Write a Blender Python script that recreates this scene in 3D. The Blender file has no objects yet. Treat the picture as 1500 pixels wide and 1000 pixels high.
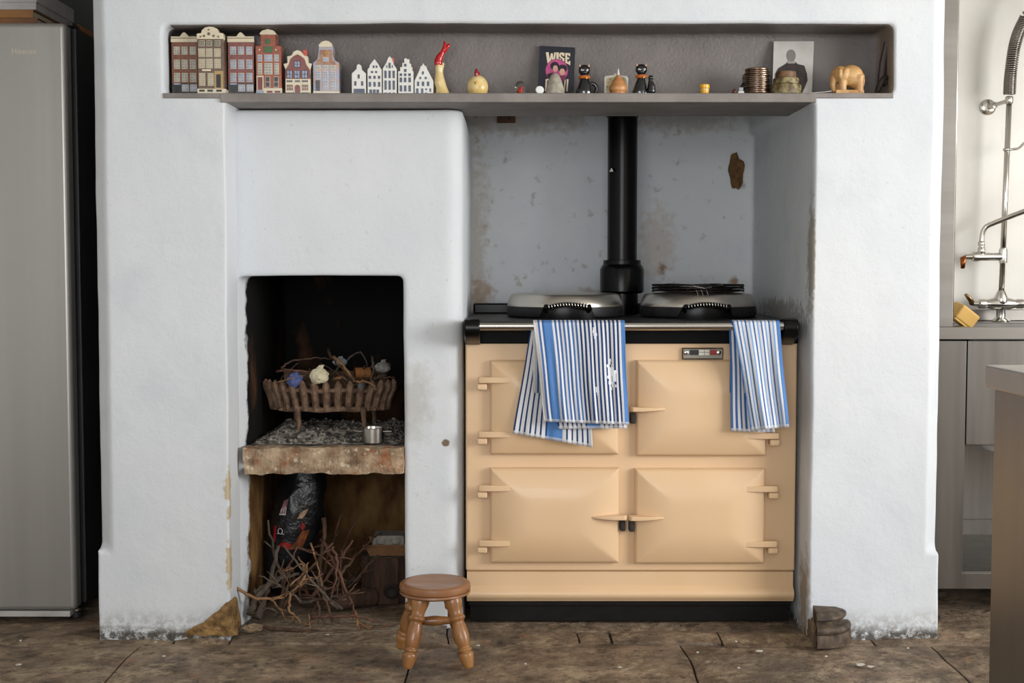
import bpy, bmesh, math, random
from mathutils import Vector, Matrix, noise
random.seed(11)
PI = math.pi
SC = bpy.context.scene
COL = SC.collection

# ------------------------------------------------------------------ camera
FPX, PITCH, CAM = 1900.0, math.radians(3.2), Vector((0.0, -3.8, 1.09))
cam_data = bpy.data.cameras.new('camera')
cam = bpy.data.objects.new('camera', cam_data); COL.objects.link(cam)
cam_data.sensor_width = 36.0
cam_data.lens = FPX / 1500.0 * 36.0
cam.location = CAM
cam.rotation_euler = (PI / 2 - PITCH, 0, 0)
SC.camera = cam

# ------------------------------------------------------------------ world, window light, exposure
world = bpy.data.worlds.new('world'); SC.world = world
world.use_nodes = True
world.node_tree.nodes['Background'].inputs[0].default_value = (0.80, 0.88, 1.0, 1)
world.node_tree.nodes['Background'].inputs[1].default_value = 1.0

def area(name, loc, rot, sx, sy, power, col):
    d = bpy.data.lights.new(name, 'AREA'); d.shape = 'RECTANGLE'
    d.size = sx; d.size_y = sy; d.energy = power; d.color = col
    o = bpy.data.objects.new(name, d); COL.objects.link(o)
    o.location = loc; o.rotation_euler = rot
    return o
# daylight coming in through the two windows of the room
area('window_right_offscreen', (4.17, -2.75, 1.62), (0, PI / 2, 0), 1.5, 2.9, 185, (0.995, 0.99, 0.98))
area('window_rear_offscreen', (-0.6, -5.58, 1.45), (PI / 2, 0, 0), 2.4, 1.7, 66, (0.98, 0.988, 1.0))

SC.view_settings.view_transform = 'Standard'
SC.view_settings.look = 'None'
SC.view_settings.gamma = 1.0
SC.view_settings.use_curve_mapping = False
SC.view_settings.exposure = 0.31

# ------------------------------------------------------------------ helpers
def W(x, y, Y):
    """point of the place seen at photo pixel (x, y), at depth Y"""
    F = Vector((0, math.cos(PITCH), -math.sin(PITCH))); U = Vector((0, math.sin(PITCH), math.cos(PITCH)))
    r = F + Vector(((x - 750) / FPX, 0, 0)) - U * ((y - 500) / FPX)
    return CAM + r * ((Y - CAM.y) / r.y)
def WZ(x, y, Z=0.0):
    F = Vector((0, math.cos(PITCH), -math.sin(PITCH))); U = Vector((0, math.sin(PITCH), math.cos(PITCH)))
    r = F + Vector(((x - 750) / FPX, 0, 0)) - U * ((y - 500) / FPX)
    return CAM + r * ((Z - CAM.z) / r.z)

def lin(h):
    if isinstance(h, str):
        h = h.lstrip('#'); c = [int(h[i:i + 2], 16) / 255 for i in (0, 2, 4)]
    else:
        c = [v / 255 for v in h]
    return tuple(v / 12.92 if v <= .04045 else ((v + .055) / 1.055) ** 2.4 for v in c) + (1.0,)

class NT:
    """small node-tree builder"""
    def __init__(s, name):
        s.m = bpy.data.materials.new(name); s.m.use_nodes = True
        s.t = s.m.node_tree; s.n = s.t.nodes; s.l = s.t.links
        s.b = s.n['Principled BSDF']
        s.tc = s.n.new('ShaderNodeTexCoord')
    def new(s, typ, **kw):
        nd = s.n.new(typ)
        for k, v in kw.items(): setattr(nd, k, v)
        return nd
    def put(s, sock, v):
        if isinstance(v, bpy.types.NodeSocket): s.l.new(v, sock)
        else: sock.default_value = v
    def math(s, op, a, b=0.0, c=None):
        nd = s.new('ShaderNodeMath', operation=op)
        s.put(nd.inputs[0], a); s.put(nd.inputs[1], b)
        if c is not None: s.put(nd.inputs[2], c)
        return nd.outputs[0]
    def mix(s, f, a, b):
        nd = s.new('ShaderNodeMix', data_type='RGBA')
        s.put(nd.inputs[0], f); s.put(nd.inputs[6], a); s.put(nd.inputs[7], b)
        return nd.outputs[2]
    def ramp(s, f, lo, hi, a=0.0, b=1.0):
        nd = s.new('ShaderNodeMapRange', clamp=True)
        s.put(nd.inputs[0], f)
        for i, v in zip((1, 2, 3, 4), (lo, hi, a, b)): nd.inputs[i].default_value = v
        return nd.outputs[0]
    def noise(s, scale, detail=4, stretch=(1, 1, 1), rough=.55, off=0.0, src='Object'):
        mp = s.new('ShaderNodeMapping'); mp.inputs['Scale'].default_value = stretch
        mp.inputs['Location'].default_value = (off, off * .7, off * 1.3)
        s.l.new(s.tc.outputs[src], mp.inputs[0])
        nd = s.new('ShaderNodeTexNoise'); s.l.new(mp.outputs[0], nd.inputs['Vector'])
        nd.inputs['Scale'].default_value = scale; nd.inputs['Detail'].default_value = detail
        nd.inputs['Roughness'].default_value = rough
        return nd.outputs['Fac']
    def xyz(s, src='Object'):
        nd = s.new('ShaderNodeSeparateXYZ'); s.l.new(s.tc.outputs[src], nd.inputs[0])
        return nd.outputs
    def spot(s, c, r, wob=.5, scale=14, soft=.15, off=0.0):
        """mask of a blot with an irregular edge around c"""
        v = s.new('ShaderNodeVectorMath', operation='SUBTRACT'); s.l.new(s.tc.outputs['Object'], v.inputs[0]); v.inputs[1].default_value = c
        d = s.new('ShaderNodeVectorMath', operation='DIVIDE'); s.l.new(v.outputs[0], d.inputs[0]); d.inputs[1].default_value = r
        L = s.new('ShaderNodeVectorMath', operation='LENGTH'); s.l.new(d.outputs[0], L.inputs[0])
        nz = s.noise(scale, 5, off=off)
        q = s.math('ADD', L.outputs['Value'], s.math('MULTIPLY', s.math('SUBTRACT', nz, .5), wob * 4))
        return s.ramp(q, 1 - soft, 1 + soft, 1.0, 0.0)
    def bump(s, h, strength=.3, dist=.01, prev=None):
        nd = s.new('ShaderNodeBump'); nd.inputs['Strength'].default_value = strength; nd.inputs['Distance'].default_value = dist
        s.put(nd.inputs['Height'], h)
        if prev is not None: s.l.new(prev, nd.inputs['Normal'])
        return nd.outputs[0]
    def done(s, color, rough=.5, metal=0.0, normal=None, coat=0.0, spec=None, coat_rough=.05):
        s.put(s.b.inputs['Base Color'], color); s.put(s.b.inputs['Roughness'], rough); s.put(s.b.inputs['Metallic'], metal)
        if normal is not None: s.l.new(normal, s.b.inputs['Normal'])
        s.b.inputs['Coat Weight'].default_value = coat; s.b.inputs['Coat Roughness'].default_value = coat_rough
        if spec is not None: s.b.inputs['Specular IOR Level'].default_value = spec
        return s.m

MATS = {}
def M(name, c1, c2=None, vs=12, rough=.5, metal=0.0, bump=0.0, bs=60, bd=.004, coat=0.0, stretch=(1, 1, 1), lo=.35, hi=.65, spec=None, rvar=0.0):
    """two-tone noise material, kept by name"""
    if name in MATS: return MATS[name]
    t = NT(name)
    c = lin(c1)
    if c2 is not None:
        c = t.mix(t.ramp(t.noise(vs, 5, stretch), lo, hi), lin(c1), lin(c2))
    nrm = t.bump(t.noise(bs, 4, stretch, off=3.1), bump, bd) if bump else None
    r = rough if not rvar else t.ramp(t.noise(vs * 2.3, 4, stretch, off=9.0), .3, .7, max(0, rough - rvar), rough + rvar)
    MATS[name] = t.done(c, r, metal, nrm, coat, spec)
    return MATS[name]

def obj(name, bm, mat, parent=None, smooth=False, loc=None, bevel=0.0, bseg=2, auto=35):
    me = bpy.data.meshes.new(name)
    if isinstance(bm, bmesh.types.BMesh):
        bm.to_mesh(me); bm.free()
    else:
        me = bm
    o = bpy.data.objects.new(name, me); COL.objects.link(o)
    if mat is not None and not me.materials: me.materials.append(mat)
    if parent is not None: o.parent = parent
    if loc is not None: o.location = loc
    if smooth:
        for p in me.polygons: p.use_smooth = True
        if smooth != 'all':
            me.set_sharp_from_angle(angle=math.radians(auto))
    if bevel:
        md = o.modifiers.new('bevel', 'BEVEL'); md.width = bevel; md.segments = bseg; md.limit_method = 'ANGLE'; md.angle_limit = math.radians(40)
    return o
def tag(o, label, cat, group=None, kind=None):
    o['label'] = label
    if cat: o['category'] = cat
    if group: o['group'] = group
    if kind: o['kind'] = kind
    return o
def thing(name, label, cat, loc=(0, 0, 0), rz=0.0, group=None):
    o = bpy.data.objects.new(name, None); COL.objects.link(o)
    o.empty_display_size = .05
    o.location = loc; o.rotation_euler = (0, 0, rz)
    return tag(o, label, cat, group)
def struct(o, label=None):
    o['kind'] = 'structure'
    if label: o['label'] = label
    return o

def BM(): return bmesh.new()
def box(bm, x0, x1, y0, y1, z0, z1, mtx=None):
    vs = [bm.verts.new((x, y, z)) for x in (x0, x1) for y in (y0, y1) for z in (z0, z1)]
    for f in ((0, 1, 3, 2), (4, 6, 7, 5), (0, 4, 5, 1), (2, 3, 7, 6), (0, 2, 6, 4), (1, 5, 7, 3)):
        bm.faces.new([vs[i] for i in f])
    if mtx is not None: bmesh.ops.transform(bm, matrix=mtx, verts=vs)
    return vs
def lathe(bm, prof, seg=24, c=(0, 0, 0), mtx=None, a0=0.0, a1=2 * PI):
    """prof: (radius, z) from bottom to top"""
    full = abs(a1 - a0 - 2 * PI) < 1e-6
    n = seg if full else seg + 1
    rings, new = [], []
    for r, z in prof:
        if r < 1e-6:
            v = bm.verts.new((c[0], c[1], c[2] + z)); rings.append([v] * n); new.append(v)
        else:
            ring = [bm.verts.new((c[0] + r * math.cos(a0 + (a1 - a0) * i / seg), c[1] + r * math.sin(a0 + (a1 - a0) * i / seg), c[2] + z)) for i in range(n)]
            rings.append(ring); new += ring
    for a, b in zip(rings, rings[1:]):
        for i in range(n if full else n - 1):
            j = (i + 1) % n
            q = [a[i], a[j], b[j], b[i]]
            u = []
            for v in q:
                if v not in u: u.append(v)
            if len(u) > 2:
                try: bm.faces.new(u)
                except ValueError: pass
    if full:
        if prof[0][0] > 1e-6: bm.faces.new(rings[0][::-1])
        if prof[-1][0] > 1e-6: bm.faces.new(rings[-1])
    else:
        try:
            bm.faces.new([r[0] for r in rings][::-1]); bm.faces.new([r[-1] for r in rings])
        except ValueError: pass
    if mtx is not None: bmesh.ops.transform(bm, matrix=mtx, verts=list(set(new)))
    return new
def tube(bm, pts, rad, seg=8, cap=True, squash=1.0):
    """tube along pts; rad a number or a list"""
    pts = [Vector(p) for p in pts]; n = len(pts)
    rs = rad if isinstance(rad, (list, tuple)) else [rad] * n
    t0 = (pts[1] - pts[0]).normalized()
    up = Vector((0, 0, 1)) if abs(t0.z) < .9 else Vector((1, 0, 0))
    nrm = (up - t0 * up.dot(t0)).normalized(); rings = []
    for i, p in enumerate(pts):
        t = (pts[min(i + 1, n - 1)] - pts[max(i - 1, 0)])
        t = t.normalized() if t.length > 1e-9 else t0
        nrm = nrm - t * nrm.dot(t)
        nrm = nrm.normalized() if nrm.length > 1e-6 else t.orthogonal().normalized()
        bi = t.cross(nrm)
        rings.append([bm.verts.new(p + (nrm * math.cos(2 * PI * k / seg) * squash + bi * math.sin(2 * PI * k / seg)) * rs[i]) for k in range(seg)])
    for a, b in zip(rings, rings[1:]):
        for k in range(seg):
            bm.faces.new([a[k], a[(k + 1) % seg], b[(k + 1) % seg], b[k]])
    if cap:
        bm.faces.new(rings[0][::-1]); bm.faces.new(rings[-1])
def prism(bm, pts, y0, y1):
    """outline (x, z) counter-clockwise seen from -y, thickness y0..y1"""
    a = [bm.verts.new((x, y0, z)) for x, z in pts]; b = [bm.verts.new((x, y1, z)) for x, z in pts]
    bm.faces.new(a); bm.faces.new(b[::-1])
    n = len(pts)
    for i in range(n): bm.faces.new([a[(i + 1) % n], a[i], b[i], b[(i + 1) % n]])
def bez(ps, n=12):
    """Catmull-Rom through ps"""
    ps = [Vector(p) for p in ps]; out = []
    q = [ps[0] * 2 - ps[1]] + ps + [ps[-1] * 2 - ps[-2]]
    for i in range(len(ps) - 1):
        a, b, c, d = q[i:i + 4]
        for k in range(n):
            t = k / n
            out.append(.5 * (2 * b + (c - a) * t + (2 * a - 5 * b + 4 * c - d) * t * t + (3 * b - a - 3 * c + d) * t ** 3))
    out.append(ps[-1]); return out
def blob(bm, c, r, sub=2, amp=.15, fr=2.0, seed=0.0, mtx=None):
    g = bmesh.ops.create_icosphere(bm, subdivisions=sub, radius=1.0)
    for v in g['verts']:
        k = 1 + amp * noise.fractal(v.co * fr + Vector((seed, seed * 1.7, -seed)), 1.0, 2.0, 3)
        v.co = Vector((v.co.x * r[0] * k, v.co.y * r[1] * k, v.co.z * r[2] * k))
        if mtx is not None: v.co = mtx @ v.co
        v.co += Vector(c)
    return g['verts']
def evald(o):
    """mesh of o with its modifiers applied"""
    dg = bpy.context.evaluated_depsgraph_get(); dg.update()
    return bpy.data.meshes.new_from_object(o.evaluated_get(dg))
def carve(name, solid, cuts, voxel, wob, smooth_it=2, wscale=2.3):
    """box minus boxes, corners worn round and faces a little uneven like hand-laid plaster"""
    bm = BM(); box(bm, *solid); bmesh.ops.recalc_face_normals(bm, faces=bm.faces)
    base = obj(name + '_tmp', bm, None); tmp = []
    for k in cuts:
        b2 = BM()
        if callable(k): k(b2)
        else: box(b2, *k)
        bmesh.ops.recalc_face_normals(b2, faces=b2.faces)
        c = obj('cut_tmp', b2, None); tmp.append(c)
        md = base.modifiers.new('b', 'BOOLEAN'); md.operation = 'DIFFERENCE'; md.object = c; md.solver = 'EXACT'
    md = base.modifiers.new('r', 'REMESH'); md.mode = 'VOXEL'; md.voxel_size = voxel
    md = base.modifiers.new('s', 'SMOOTH'); md.factor = .5; md.iterations = smooth_it
    me = evald(base)
    for o in tmp + [base]: bpy.data.objects.remove(o, do_unlink=True)
    for v in me.vertices:
        p = v.co
        d = noise.noise_vector(p * wscale) * wob + noise.noise_vector(p * 9.0) * wob * .35
        v.co = p + d
    return me
# ------------------------------------------------------------------ the setting
def plaster():
    t = NT('white_limewash_plaster')
    base = t.mix(t.ramp(t.noise(1.6, 5), .35, .7), lin('#d3d6d8'), lin('#c8ccd1'))
    base = t.mix(t.ramp(t.noise(5, 6, off=4.), .55, .75, 0, .35), base, lin('#b7bdc6'))
    base = t.mix(t.ramp(t.noise(60, 3, off=2.), .66, .74, 0, .25), base, lin('#a9a6a0'))
    X, Y, Z = t.xyz()
    def stain(msk, col, k=1.0):
        nonlocal base
        base = t.mix(t.math('MULTIPLY', msk, k), base, lin(col))
    # worn back wall of the cooker recess: greasy, scuffed, brown leaks
    inrec = t.math('MULTIPLY', t.ramp(Y, .80, .86), t.ramp(Z, .5, .6))
    stain(t.math('MULTIPLY', inrec, t.ramp(t.noise(22, 6, off=17.), .62, .72)), '#8d7c66', .5)
    for c, r, col, k in (((-.145, .93, 1.25), (.05, .2, .33), '#a08b6c', .4), ((-.12, .93, .99), (.05, .2, .06), '#96754c', .6),
                         ((.53, .93, 1.18), (.06, .2, .12), '#a98a68', .35), ((.28, .93, .99), (.05, .2, .025), '#8a704c', .6),
                         ((.55, .93, 1.09), (.014, .2, .02), '#7c5a36', .8), ((.81, .93, 1.045), (.014, .2, .016), '#8a6238', .8),
                         ((.0, .93, 1.63), (.22, .2, .05), '#8f7d66', .45), ((.62, .93, 1.63), (.16, .2, .04), '#96826a', .4)):
        stain(t.spot(c, r, .7, 38, .45, off=c[0] * 9), col, k)
    # right-hand cheek above the hob (dirt and painted shade), and grime at the foot of the piers
    stain(t.spot((.87, .45, .95), (.03, .36, .04), .6, 45, .3), '#6b5f50', .6)
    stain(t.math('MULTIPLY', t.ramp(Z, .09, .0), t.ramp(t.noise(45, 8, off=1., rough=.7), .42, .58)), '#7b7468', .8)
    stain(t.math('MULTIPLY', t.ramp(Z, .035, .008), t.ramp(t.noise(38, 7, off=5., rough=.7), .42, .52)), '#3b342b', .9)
    # bare patches on the left jamb
    for c, r in (((-.838, .01, .45), (.012, .022, .05)), ((-.838, .01, .22), (.010, .02, .07)), ((-.838, .01, .37), (.008, .02, .02))):
        stain(t.spot(c, r, .6, 45, .2, off=c[2] * 7), '#b5a07a', .85)
    stain(t.spot((.88, .02, 1.12), (.008, .04, .16), .5, 34, .25), '#8f8574', .8)
    stain(t.spot((.87, .06, .1), (.022, .06, .14), .5, 26, .3), '#8a7c66', .8)
    # grey paint inside the shelf niche
    a, b = W(240, 138, 0), W(1308, 38, 0)
    n = t.math('MULTIPLY', t.math('GREATER_THAN', t.math('ADD', Y, t.math('MULTIPLY', t.math('LESS_THAN', X, a.x + .02), -.05)), .006), t.math('LESS_THAN', Y, .25))
    for e, op, v in ((X, 'GREATER_THAN', a.x - .02), (X, 'LESS_THAN', b.x + .012), (Z, 'GREATER_THAN', a.z - .02), (Z, 'LESS_THAN', b.z + .014)):
        n = t.math('MULTIPLY', n, t.math(op, e, v))
    grey = t.mix(t.ramp(t.noise(7, 5, off=8.), .3, .7), lin('#7a7471'), lin('#6b6562'))
    base = t.mix(n, base, grey)
    side = t.math('MULTIPLY', t.math('GREATER_THAN', X, b.x - .018), t.math('MULTIPLY', n, t.math('LESS_THAN', Y, .15)))
    base = t.mix(side, base, lin('#8d8073'))
    h1 = t.noise(26, 5); h2 = t.noise(150, 3, off=5.); h3 = t.noise(5, 4, off=9.)
    nb = t.bump(h3, .3, .02); nb = t.bump(h1, .16, .008, nb); nb = t.bump(h2, .2, .003, nb)
    nb = t.bump(t.math('MULTIPLY', n, t.noise(95, 4, off=14.)), .55, .006, nb)
    return t.done(base, t.ramp(n, 0, 1, .82, .5), 0, nb, spec=.3)
PLASTER = plaster()
def infill_mat():
    t = NT('fireplace_plaster')
    base = t.mix(t.ramp(t.noise(1.8, 5), .35, .7), lin('#d3d6d8'), lin('#c8ccd1'))
    base = t.mix(t.ramp(t.noise(60, 3, off=2.), .67, .74, 0, .25), base, lin('#9f9a92'))
    X, Y, Z = t.xyz()
    base = t.mix(t.spot((-.202, .13, .56), (.012, .05, .012), .3, 40), base, lin('#7a6a58'))
    base = t.mix(t.math('MULTIPLY', t.spot((-.30, .15, .68), (.05, .04, .12), .5, 25, .4), .5), base, lin('#a9a49a'))
    # soot and bare brown stone inside the two openings
    fx0, fx1 = W(360, 500, .14).x, W(590, 500, .14).x
    wob = t.math('MULTIPLY', t.math('SUBTRACT', t.noise(12, 5, off=6.), .5), .09)
    ins = t.math('MULTIPLY', t.ramp(t.math('ADD', Y, wob), .20, .215), t.math('MULTIPLY', t.ramp(X, fx0 - .05, fx0 - .045), t.ramp(X, fx1 + .03, fx1 + .026)))
    ins = t.math('MULTIPLY', ins, t.ramp(Z, 1.12, 1.11))
    soot = t.mix(t.ramp(t.noise(5, 6, off=12., stretch=(1, 1, .5)), .56, .74), lin('#0c0a09'), lin('#5a3a1f'))
    bare = t.mix(t.ramp(t.noise(14, 6, off=2.5, stretch=(1, 1, .5)), .35, .65), lin('#7a5c36'), lin('#4a3018'))
    inner = t.mix(t.math('GREATER_THAN', Z, FZ0 - .03), bare, soot)
    base = t.mix(ins, base, inner)
    h1 = t.noise(26, 5); h2 = t.noise(150, 3, off=5.); h3 = t.noise(5, 4, off=9.)
    nb = t.bump(h3, .25, .02); nb = t.bump(h1, .14, .008, nb); nb = t.bump(h2, .18, .003, nb)
    return t.done(base, .85, 0, nb, spec=.2)

NL, NB, NR, NT_ = W(240, 138, 0).x, W(240, 138, 0).z, W(1308, 138, 0).x, W(240, 36, 0).z   # shelf niche
SOF = W(800, 150, 0).z                                                                      # underside of the lintel
RL, RR = W(332, 400, 0).x, W(1190, 400, 0).x                                                # cooker recess
BL, BR = W(144, 880, 0).x, W(1376, 880, 0).x
CH = .042
zst = W(160, 812, 0).z
def cham(side):
    def f(bm):
        x = BL if side < 0 else BR
        pts = [(x - side * CH, -.02), (x - side * CH, 0), (x, CH), (x + side * .02, CH), (x + side * .02, -.02)]
        lo = [bm.verts.new((a, b, zst + max(0, (CH - abs(a - x)) * .6))) for a, b in pts]
        hi = [bm.verts.new((a, b, 3.0)) for a, b in pts]
        bm.faces.new(lo); bm.faces.new(hi[::-1])
        for i in range(5): bm.faces.new([lo[i], lo[(i + 1) % 5], hi[(i + 1) % 5], hi[i]])
    return f
CEIL = 2.5
me = carve('breast', (BL, BR, 0, 1.02, -.02, CEIL + .05),
           [(NL, NR, -.1, .16, NB, NT_), (RL, RR, -.1, .95, -.1, SOF + .007), (RL + .02, RR - .02, .33, .94, SOF - .05, 2.2), cham(-1), cham(1)], .0095, .004)
breast = struct(obj('wall_chimney_breast', me, PLASTER, smooth='all'), 'white plastered chimney breast with shelf niche and cooker recess')
# grey painted timber along the niche: the shelf with its front edge, and the upper rim
GREY = M('grey_paint', '#857f7a', '#746d68', 9, .6, 0, .5, 40, .004)
bm = BM(); box(bm, RL - .012, RR + .004, -.006, .34, SOF, NB + .0015); box(bm, NL - .002, NR + .001, -.004, .162, NB - .012, NB + .003)
obj('shelf_board', bm, GREY, breast, bevel=.002)
# brick stub showing high up in the recess corner, blown patch of brown render on the back wall
bm = BM(); p0, p1 = W(728, 180, .93), W(755, 166, .93); box(bm, p0.x, p1.x, .925, .97, p0.z, p1.z + .06)
obj('brick', bm, M('old_brick', '#6b4b36', '#3e2c22', 30, .9, 0, .6, 80), breast, bevel=.003)
bm = BM()
c = W(1078, 250, .955)
pts = []
for i in range(26):
    a = 2 * PI * i / 26
    r = 1 + .35 * noise.noise(Vector((math.cos(a) * 1.7, math.sin(a) * 1.7, 2.2)))
    pts.append((c.x + .026 * r * math.cos(a) - .004 * math.sin(a), c.z + .062 * r * math.sin(a)))
prism(bm, pts, .938, .97)
obj('bare_patch', bm, M('brown_render', '#7a5a34', '#4f3a22', 40, .95, 0, .8, 90), breast)
# bare stone at the foot of the left pier, under the lost plaster
ft = [(272, 934), (346, 930), (344, 905), (340, 880), (331, 884), (318, 897), (306, 905), (303, 914), (285, 917), (274, 924)]
bm = BM(); prism(bm, [(W(x, y, -.004).x, max(.001, W(x, y, -.004).z)) for x, y in ft], -.008, .06)
bmesh.ops.triangulate(bm, faces=bm.faces); bmesh.ops.subdivide_edges(bm, edges=bm.edges, cuts=4, use_grid_fill=True)
for v in bm.verts: v.co += noise.noise_vector(v.co * 38) * .006 + noise.noise_vector(v.co * 110) * .003
obj('bare_stone', bm, M('sandy_stone', '#9c7a4c', '#5e4628', 40, .95, 0, .9, 70, .008), breast)

# fireplace masonry filling the left part of the recess
IX0, IX1 = RL - .02, -.149
FX0, FX1 = W(360, 500, .14).x, W(591, 500, .14).x
FZ1, FZ0 = W(470, 404, .14).z, W(470, 656, .14).z          # fire opening
LZ1 = W(470, 691, .14).z                                    # log hole below the hearth slab
def splay(bm, z0, z1):
    # left cheek opens towards the room
    pts = [(FX0 - .028, .1), (FX0 - .026, .145), (FX0, .26), (FX0 + .4, .26), (FX0 + .4, .1)]
    lo = [bm.verts.new((a, b, z0)) for a, b in pts]; hi = [bm.verts.new((a, b, z1)) for a, b in pts]
    bm.faces.new(lo); bm.faces.new(hi[::-1])
    for i in range(5): bm.faces.new([lo[i], lo[(i + 1) % 5], hi[(i + 1) % 5], hi[i]])
def corner(bm):
    R = .05
    pts = [(IX1 + .02, .1)] + [(IX1 - R, .1)] + [(IX1 - R + R * math.sin(a), .14 + R - R * math.cos(a)) for a in (0, .3, .6, .9, 1.2, PI / 2)] + [(IX1 + .02, .14 + R)]
    lo = [bm.verts.new((a, b, -.1)) for a, b in pts]; hi = [bm.verts.new((a, b, 1.9)) for a, b in pts]
    bm.faces.new(lo); bm.faces.new(hi[::-1]); n = len(pts)
    for i in range(n): bm.faces.new([lo[i], lo[(i + 1) % n], hi[(i + 1) % n], hi[i]])
me = carve('infill', (IX0, IX1, .14, .97, -.02, SOF - .003),
           [(FX0, FX1, .1, .80, FZ0 - .06, FZ1), (FX0, FX1, .1, .80, -.1, LZ1 + .02),
            lambda b: splay(b, FZ0 - .05, FZ1 - .001), lambda b: splay(b, -.1, LZ1 + .01), corner], .0085, .003)
infill = struct(obj('wall_fireplace', me, infill_mat(), smooth='all'), 'white plastered masonry with the open fireplace and log hole')

# stone hearth slab across the fireplace
def stone_slab(name, x0, x1, y0, y1, z0, z1, mat, nx, ny, nz, amp, parent=None, fr=14):
    bm = BM(); bmesh.ops.create_cube(bm, size=1)
    for ax, n in enumerate((nx, ny, nz)):
        for k in range(1, n):
            co = [0, 0, 0]; co[ax] = -.5 + k / n; no = [0, 0, 0]; no[ax] = 1
            bmesh.ops.bisect_plane(bm, geom=bm.verts[:] + bm.edges[:] + bm.faces[:], plane_co=co, plane_no=no)
    for v in bm.verts:
        v.co = Vector((x0 + (v.co.x + .5) * (x1 - x0), y0 + (v.co.y + .5) * (y1 - y0), z0 + (v.co.z + .5) * (z1 - z0)))
        v.co += noise.noise_vector(v.co * fr) * amp + noise.noise_vector(v.co * fr * 3) * amp * .5
    return obj(name, bm, mat, parent, smooth=True, auto=50)
def hearth_mat():
    t = NT('hearth_stone')
    X, Y, Z = t.xyz()
    b = t.mix(t.ramp(t.noise(16, 6, (1, 1, 1.6)), .35, .65), lin('#b09a80'), lin('#6f5a46'))
    b = t.mix(t.ramp(t.noise(12, 7, off=4., rough=.7), .52, .62, 0, .7), b, lin('#8f5534'))
    b = t.mix(t.ramp(t.noise(40, 4, off=2.), .6, .7, 0, .7), b, lin('#d0c2ab'))
    b = t.mix(t.ramp(Y, .15, .18), b, t.mix(t.ramp(t.noise(20, 5, off=7.), .4, .6), lin('#77716b'), lin('#4d4843')))
    return t.done(b, .95, 0, t.bump(t.noise(55, 5, (1, 1, .5)), .8, .012), spec=.15)
hx0, hx1 = W(357, 670, .13).x, W(592, 670, .13).x
stone_slab('hearth_slab', hx0, hx1, .118, .80, LZ1 - .002, FZ0 + .004, hearth_mat(), 60, 20, 10, .007, infill, 18)

# ---- floor of flagstones
def flag_mat():
    t = NT('flagstone')
    rnd = t.new('ShaderNodeObjectInfo').outputs['Random']
    b = t.mix(t.ramp(t.noise(5, 9, rough=.72), .36, .62), lin('#a68f77'), lin('#5a4b3d'))
    b = t.mix(t.ramp(t.noise(8, 9, off=5., rough=.75), .51, .63, 0, .8), b, lin('#bda98a'))
    b = t.mix(t.ramp(t.noise(2.2, 4, off=9.), .5, .65, 0, .6), b, lin('#4a4640'))
    b = t.mix(t.ramp(t.noise(30, 8, off=2., rough=.75), .53, .64, 0, .75), b, lin('#30271f'))
    b = t.mix(t.ramp(t.noise(11, 4, off=21.), .62, .7, 0, .5), b, lin('#9a6846'))
    b = t.mix(t.ramp(t.noise(140, 3, off=31.), .70, .72, 0, .8), b, lin('#c9c0b2'))
    b = t.mix(t.math('MULTIPLY', rnd, .35), b, lin('#4d4136'))
    b = t.mix(t.math('MULTIPLY', t.spot((-.58, .10, 0), (.24, .16, .2), .5, 16, .5), .8), b, t.mix(t.ramp(t.noise(60, 6, off=6.), .4, .6), lin('#9c8c78'), lin('#6a5c4c')))
    nb = t.bump(t.noise(9, 7), .8, .03); nb = t.bump(t.noise(50, 6, off=3.), .7, .008, nb)
    return t.done(b, t.ramp(t.noise(12, 4, off=8.), .3, .7, .45, .8), 0, nb, spec=.35)
FLAG = flag_mat()
bm = BM(); box(bm, -3.1, 4.2, -5.65, 1.1, -.10, -.022)
floor = struct(obj('floor', bm, M('joint_dirt', '#3a3027', '#221b15', 30, .95, 0, .6, 80)), 'flagstone floor')
def flag(x0, x1, y0, y1, h=0.0):
    g = .003
    nx, ny = max(4, min(14, int((x1 - x0) / .07))), max(3, min(12, int((y1 - y0) / .07)))
    bm = BM(); vs = {}
    def edge(x, y):
        return Vector((x, y, 0)) + Vector((noise.noise(Vector((x * 5, y * 5, 1))), noise.noise(Vector((x * 5, y * 5, 7))), 0)) * .016
    for i in range(nx + 1):
        for j in range(ny + 1):
            x = x0 + g + (x1 - x0 - 2 * g) * i / nx; y = y0 + g + (y1 - y0 - 2 * g) * j / ny
            p = edge(x, y); onb = i in (0, nx) or j in (0, ny)
            p.z = h - .006 + .005 * noise.noise(Vector((x * 3, y * 3, 3))) + .002 * noise.noise(Vector((x * 14, y * 14, 3))) - (.007 if onb else 0)
            vs[i, j] = bm.verts.new(p)
    for i in range(nx):
        for j in range(ny): bm.faces.new([vs[i, j], vs[i + 1, j], vs[i + 1, j + 1], vs[i, j + 1]])
    rim = [vs[i, 0] for i in range(nx + 1)] + [vs[nx, j] for j in range(1, ny + 1)] + [vs[i, ny] for i in range(nx - 1, -1, -1)] + [vs[0, j] for j in range(ny - 1, 0, -1)]
    low = [bm.verts.new((v.co.x, v.co.y, -.05)) for v in rim]; n = len(rim)
    for i in range(n): bm.faces.new([rim[(i + 1) % n], rim[i], low[i], low[(i + 1) % n]])
    return obj('flagstone', bm, FLAG, floor, smooth=True, auto=30)
row0 = (-3.05, -1.96, -1.085, -.29, .495, 1.22, 2.1, 3.1, 4.17)
for a, b in zip(row0, row0[1:]): flag(a, b, -.62, -.055 if a < -1.2 or a > .4 else -.03)
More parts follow.
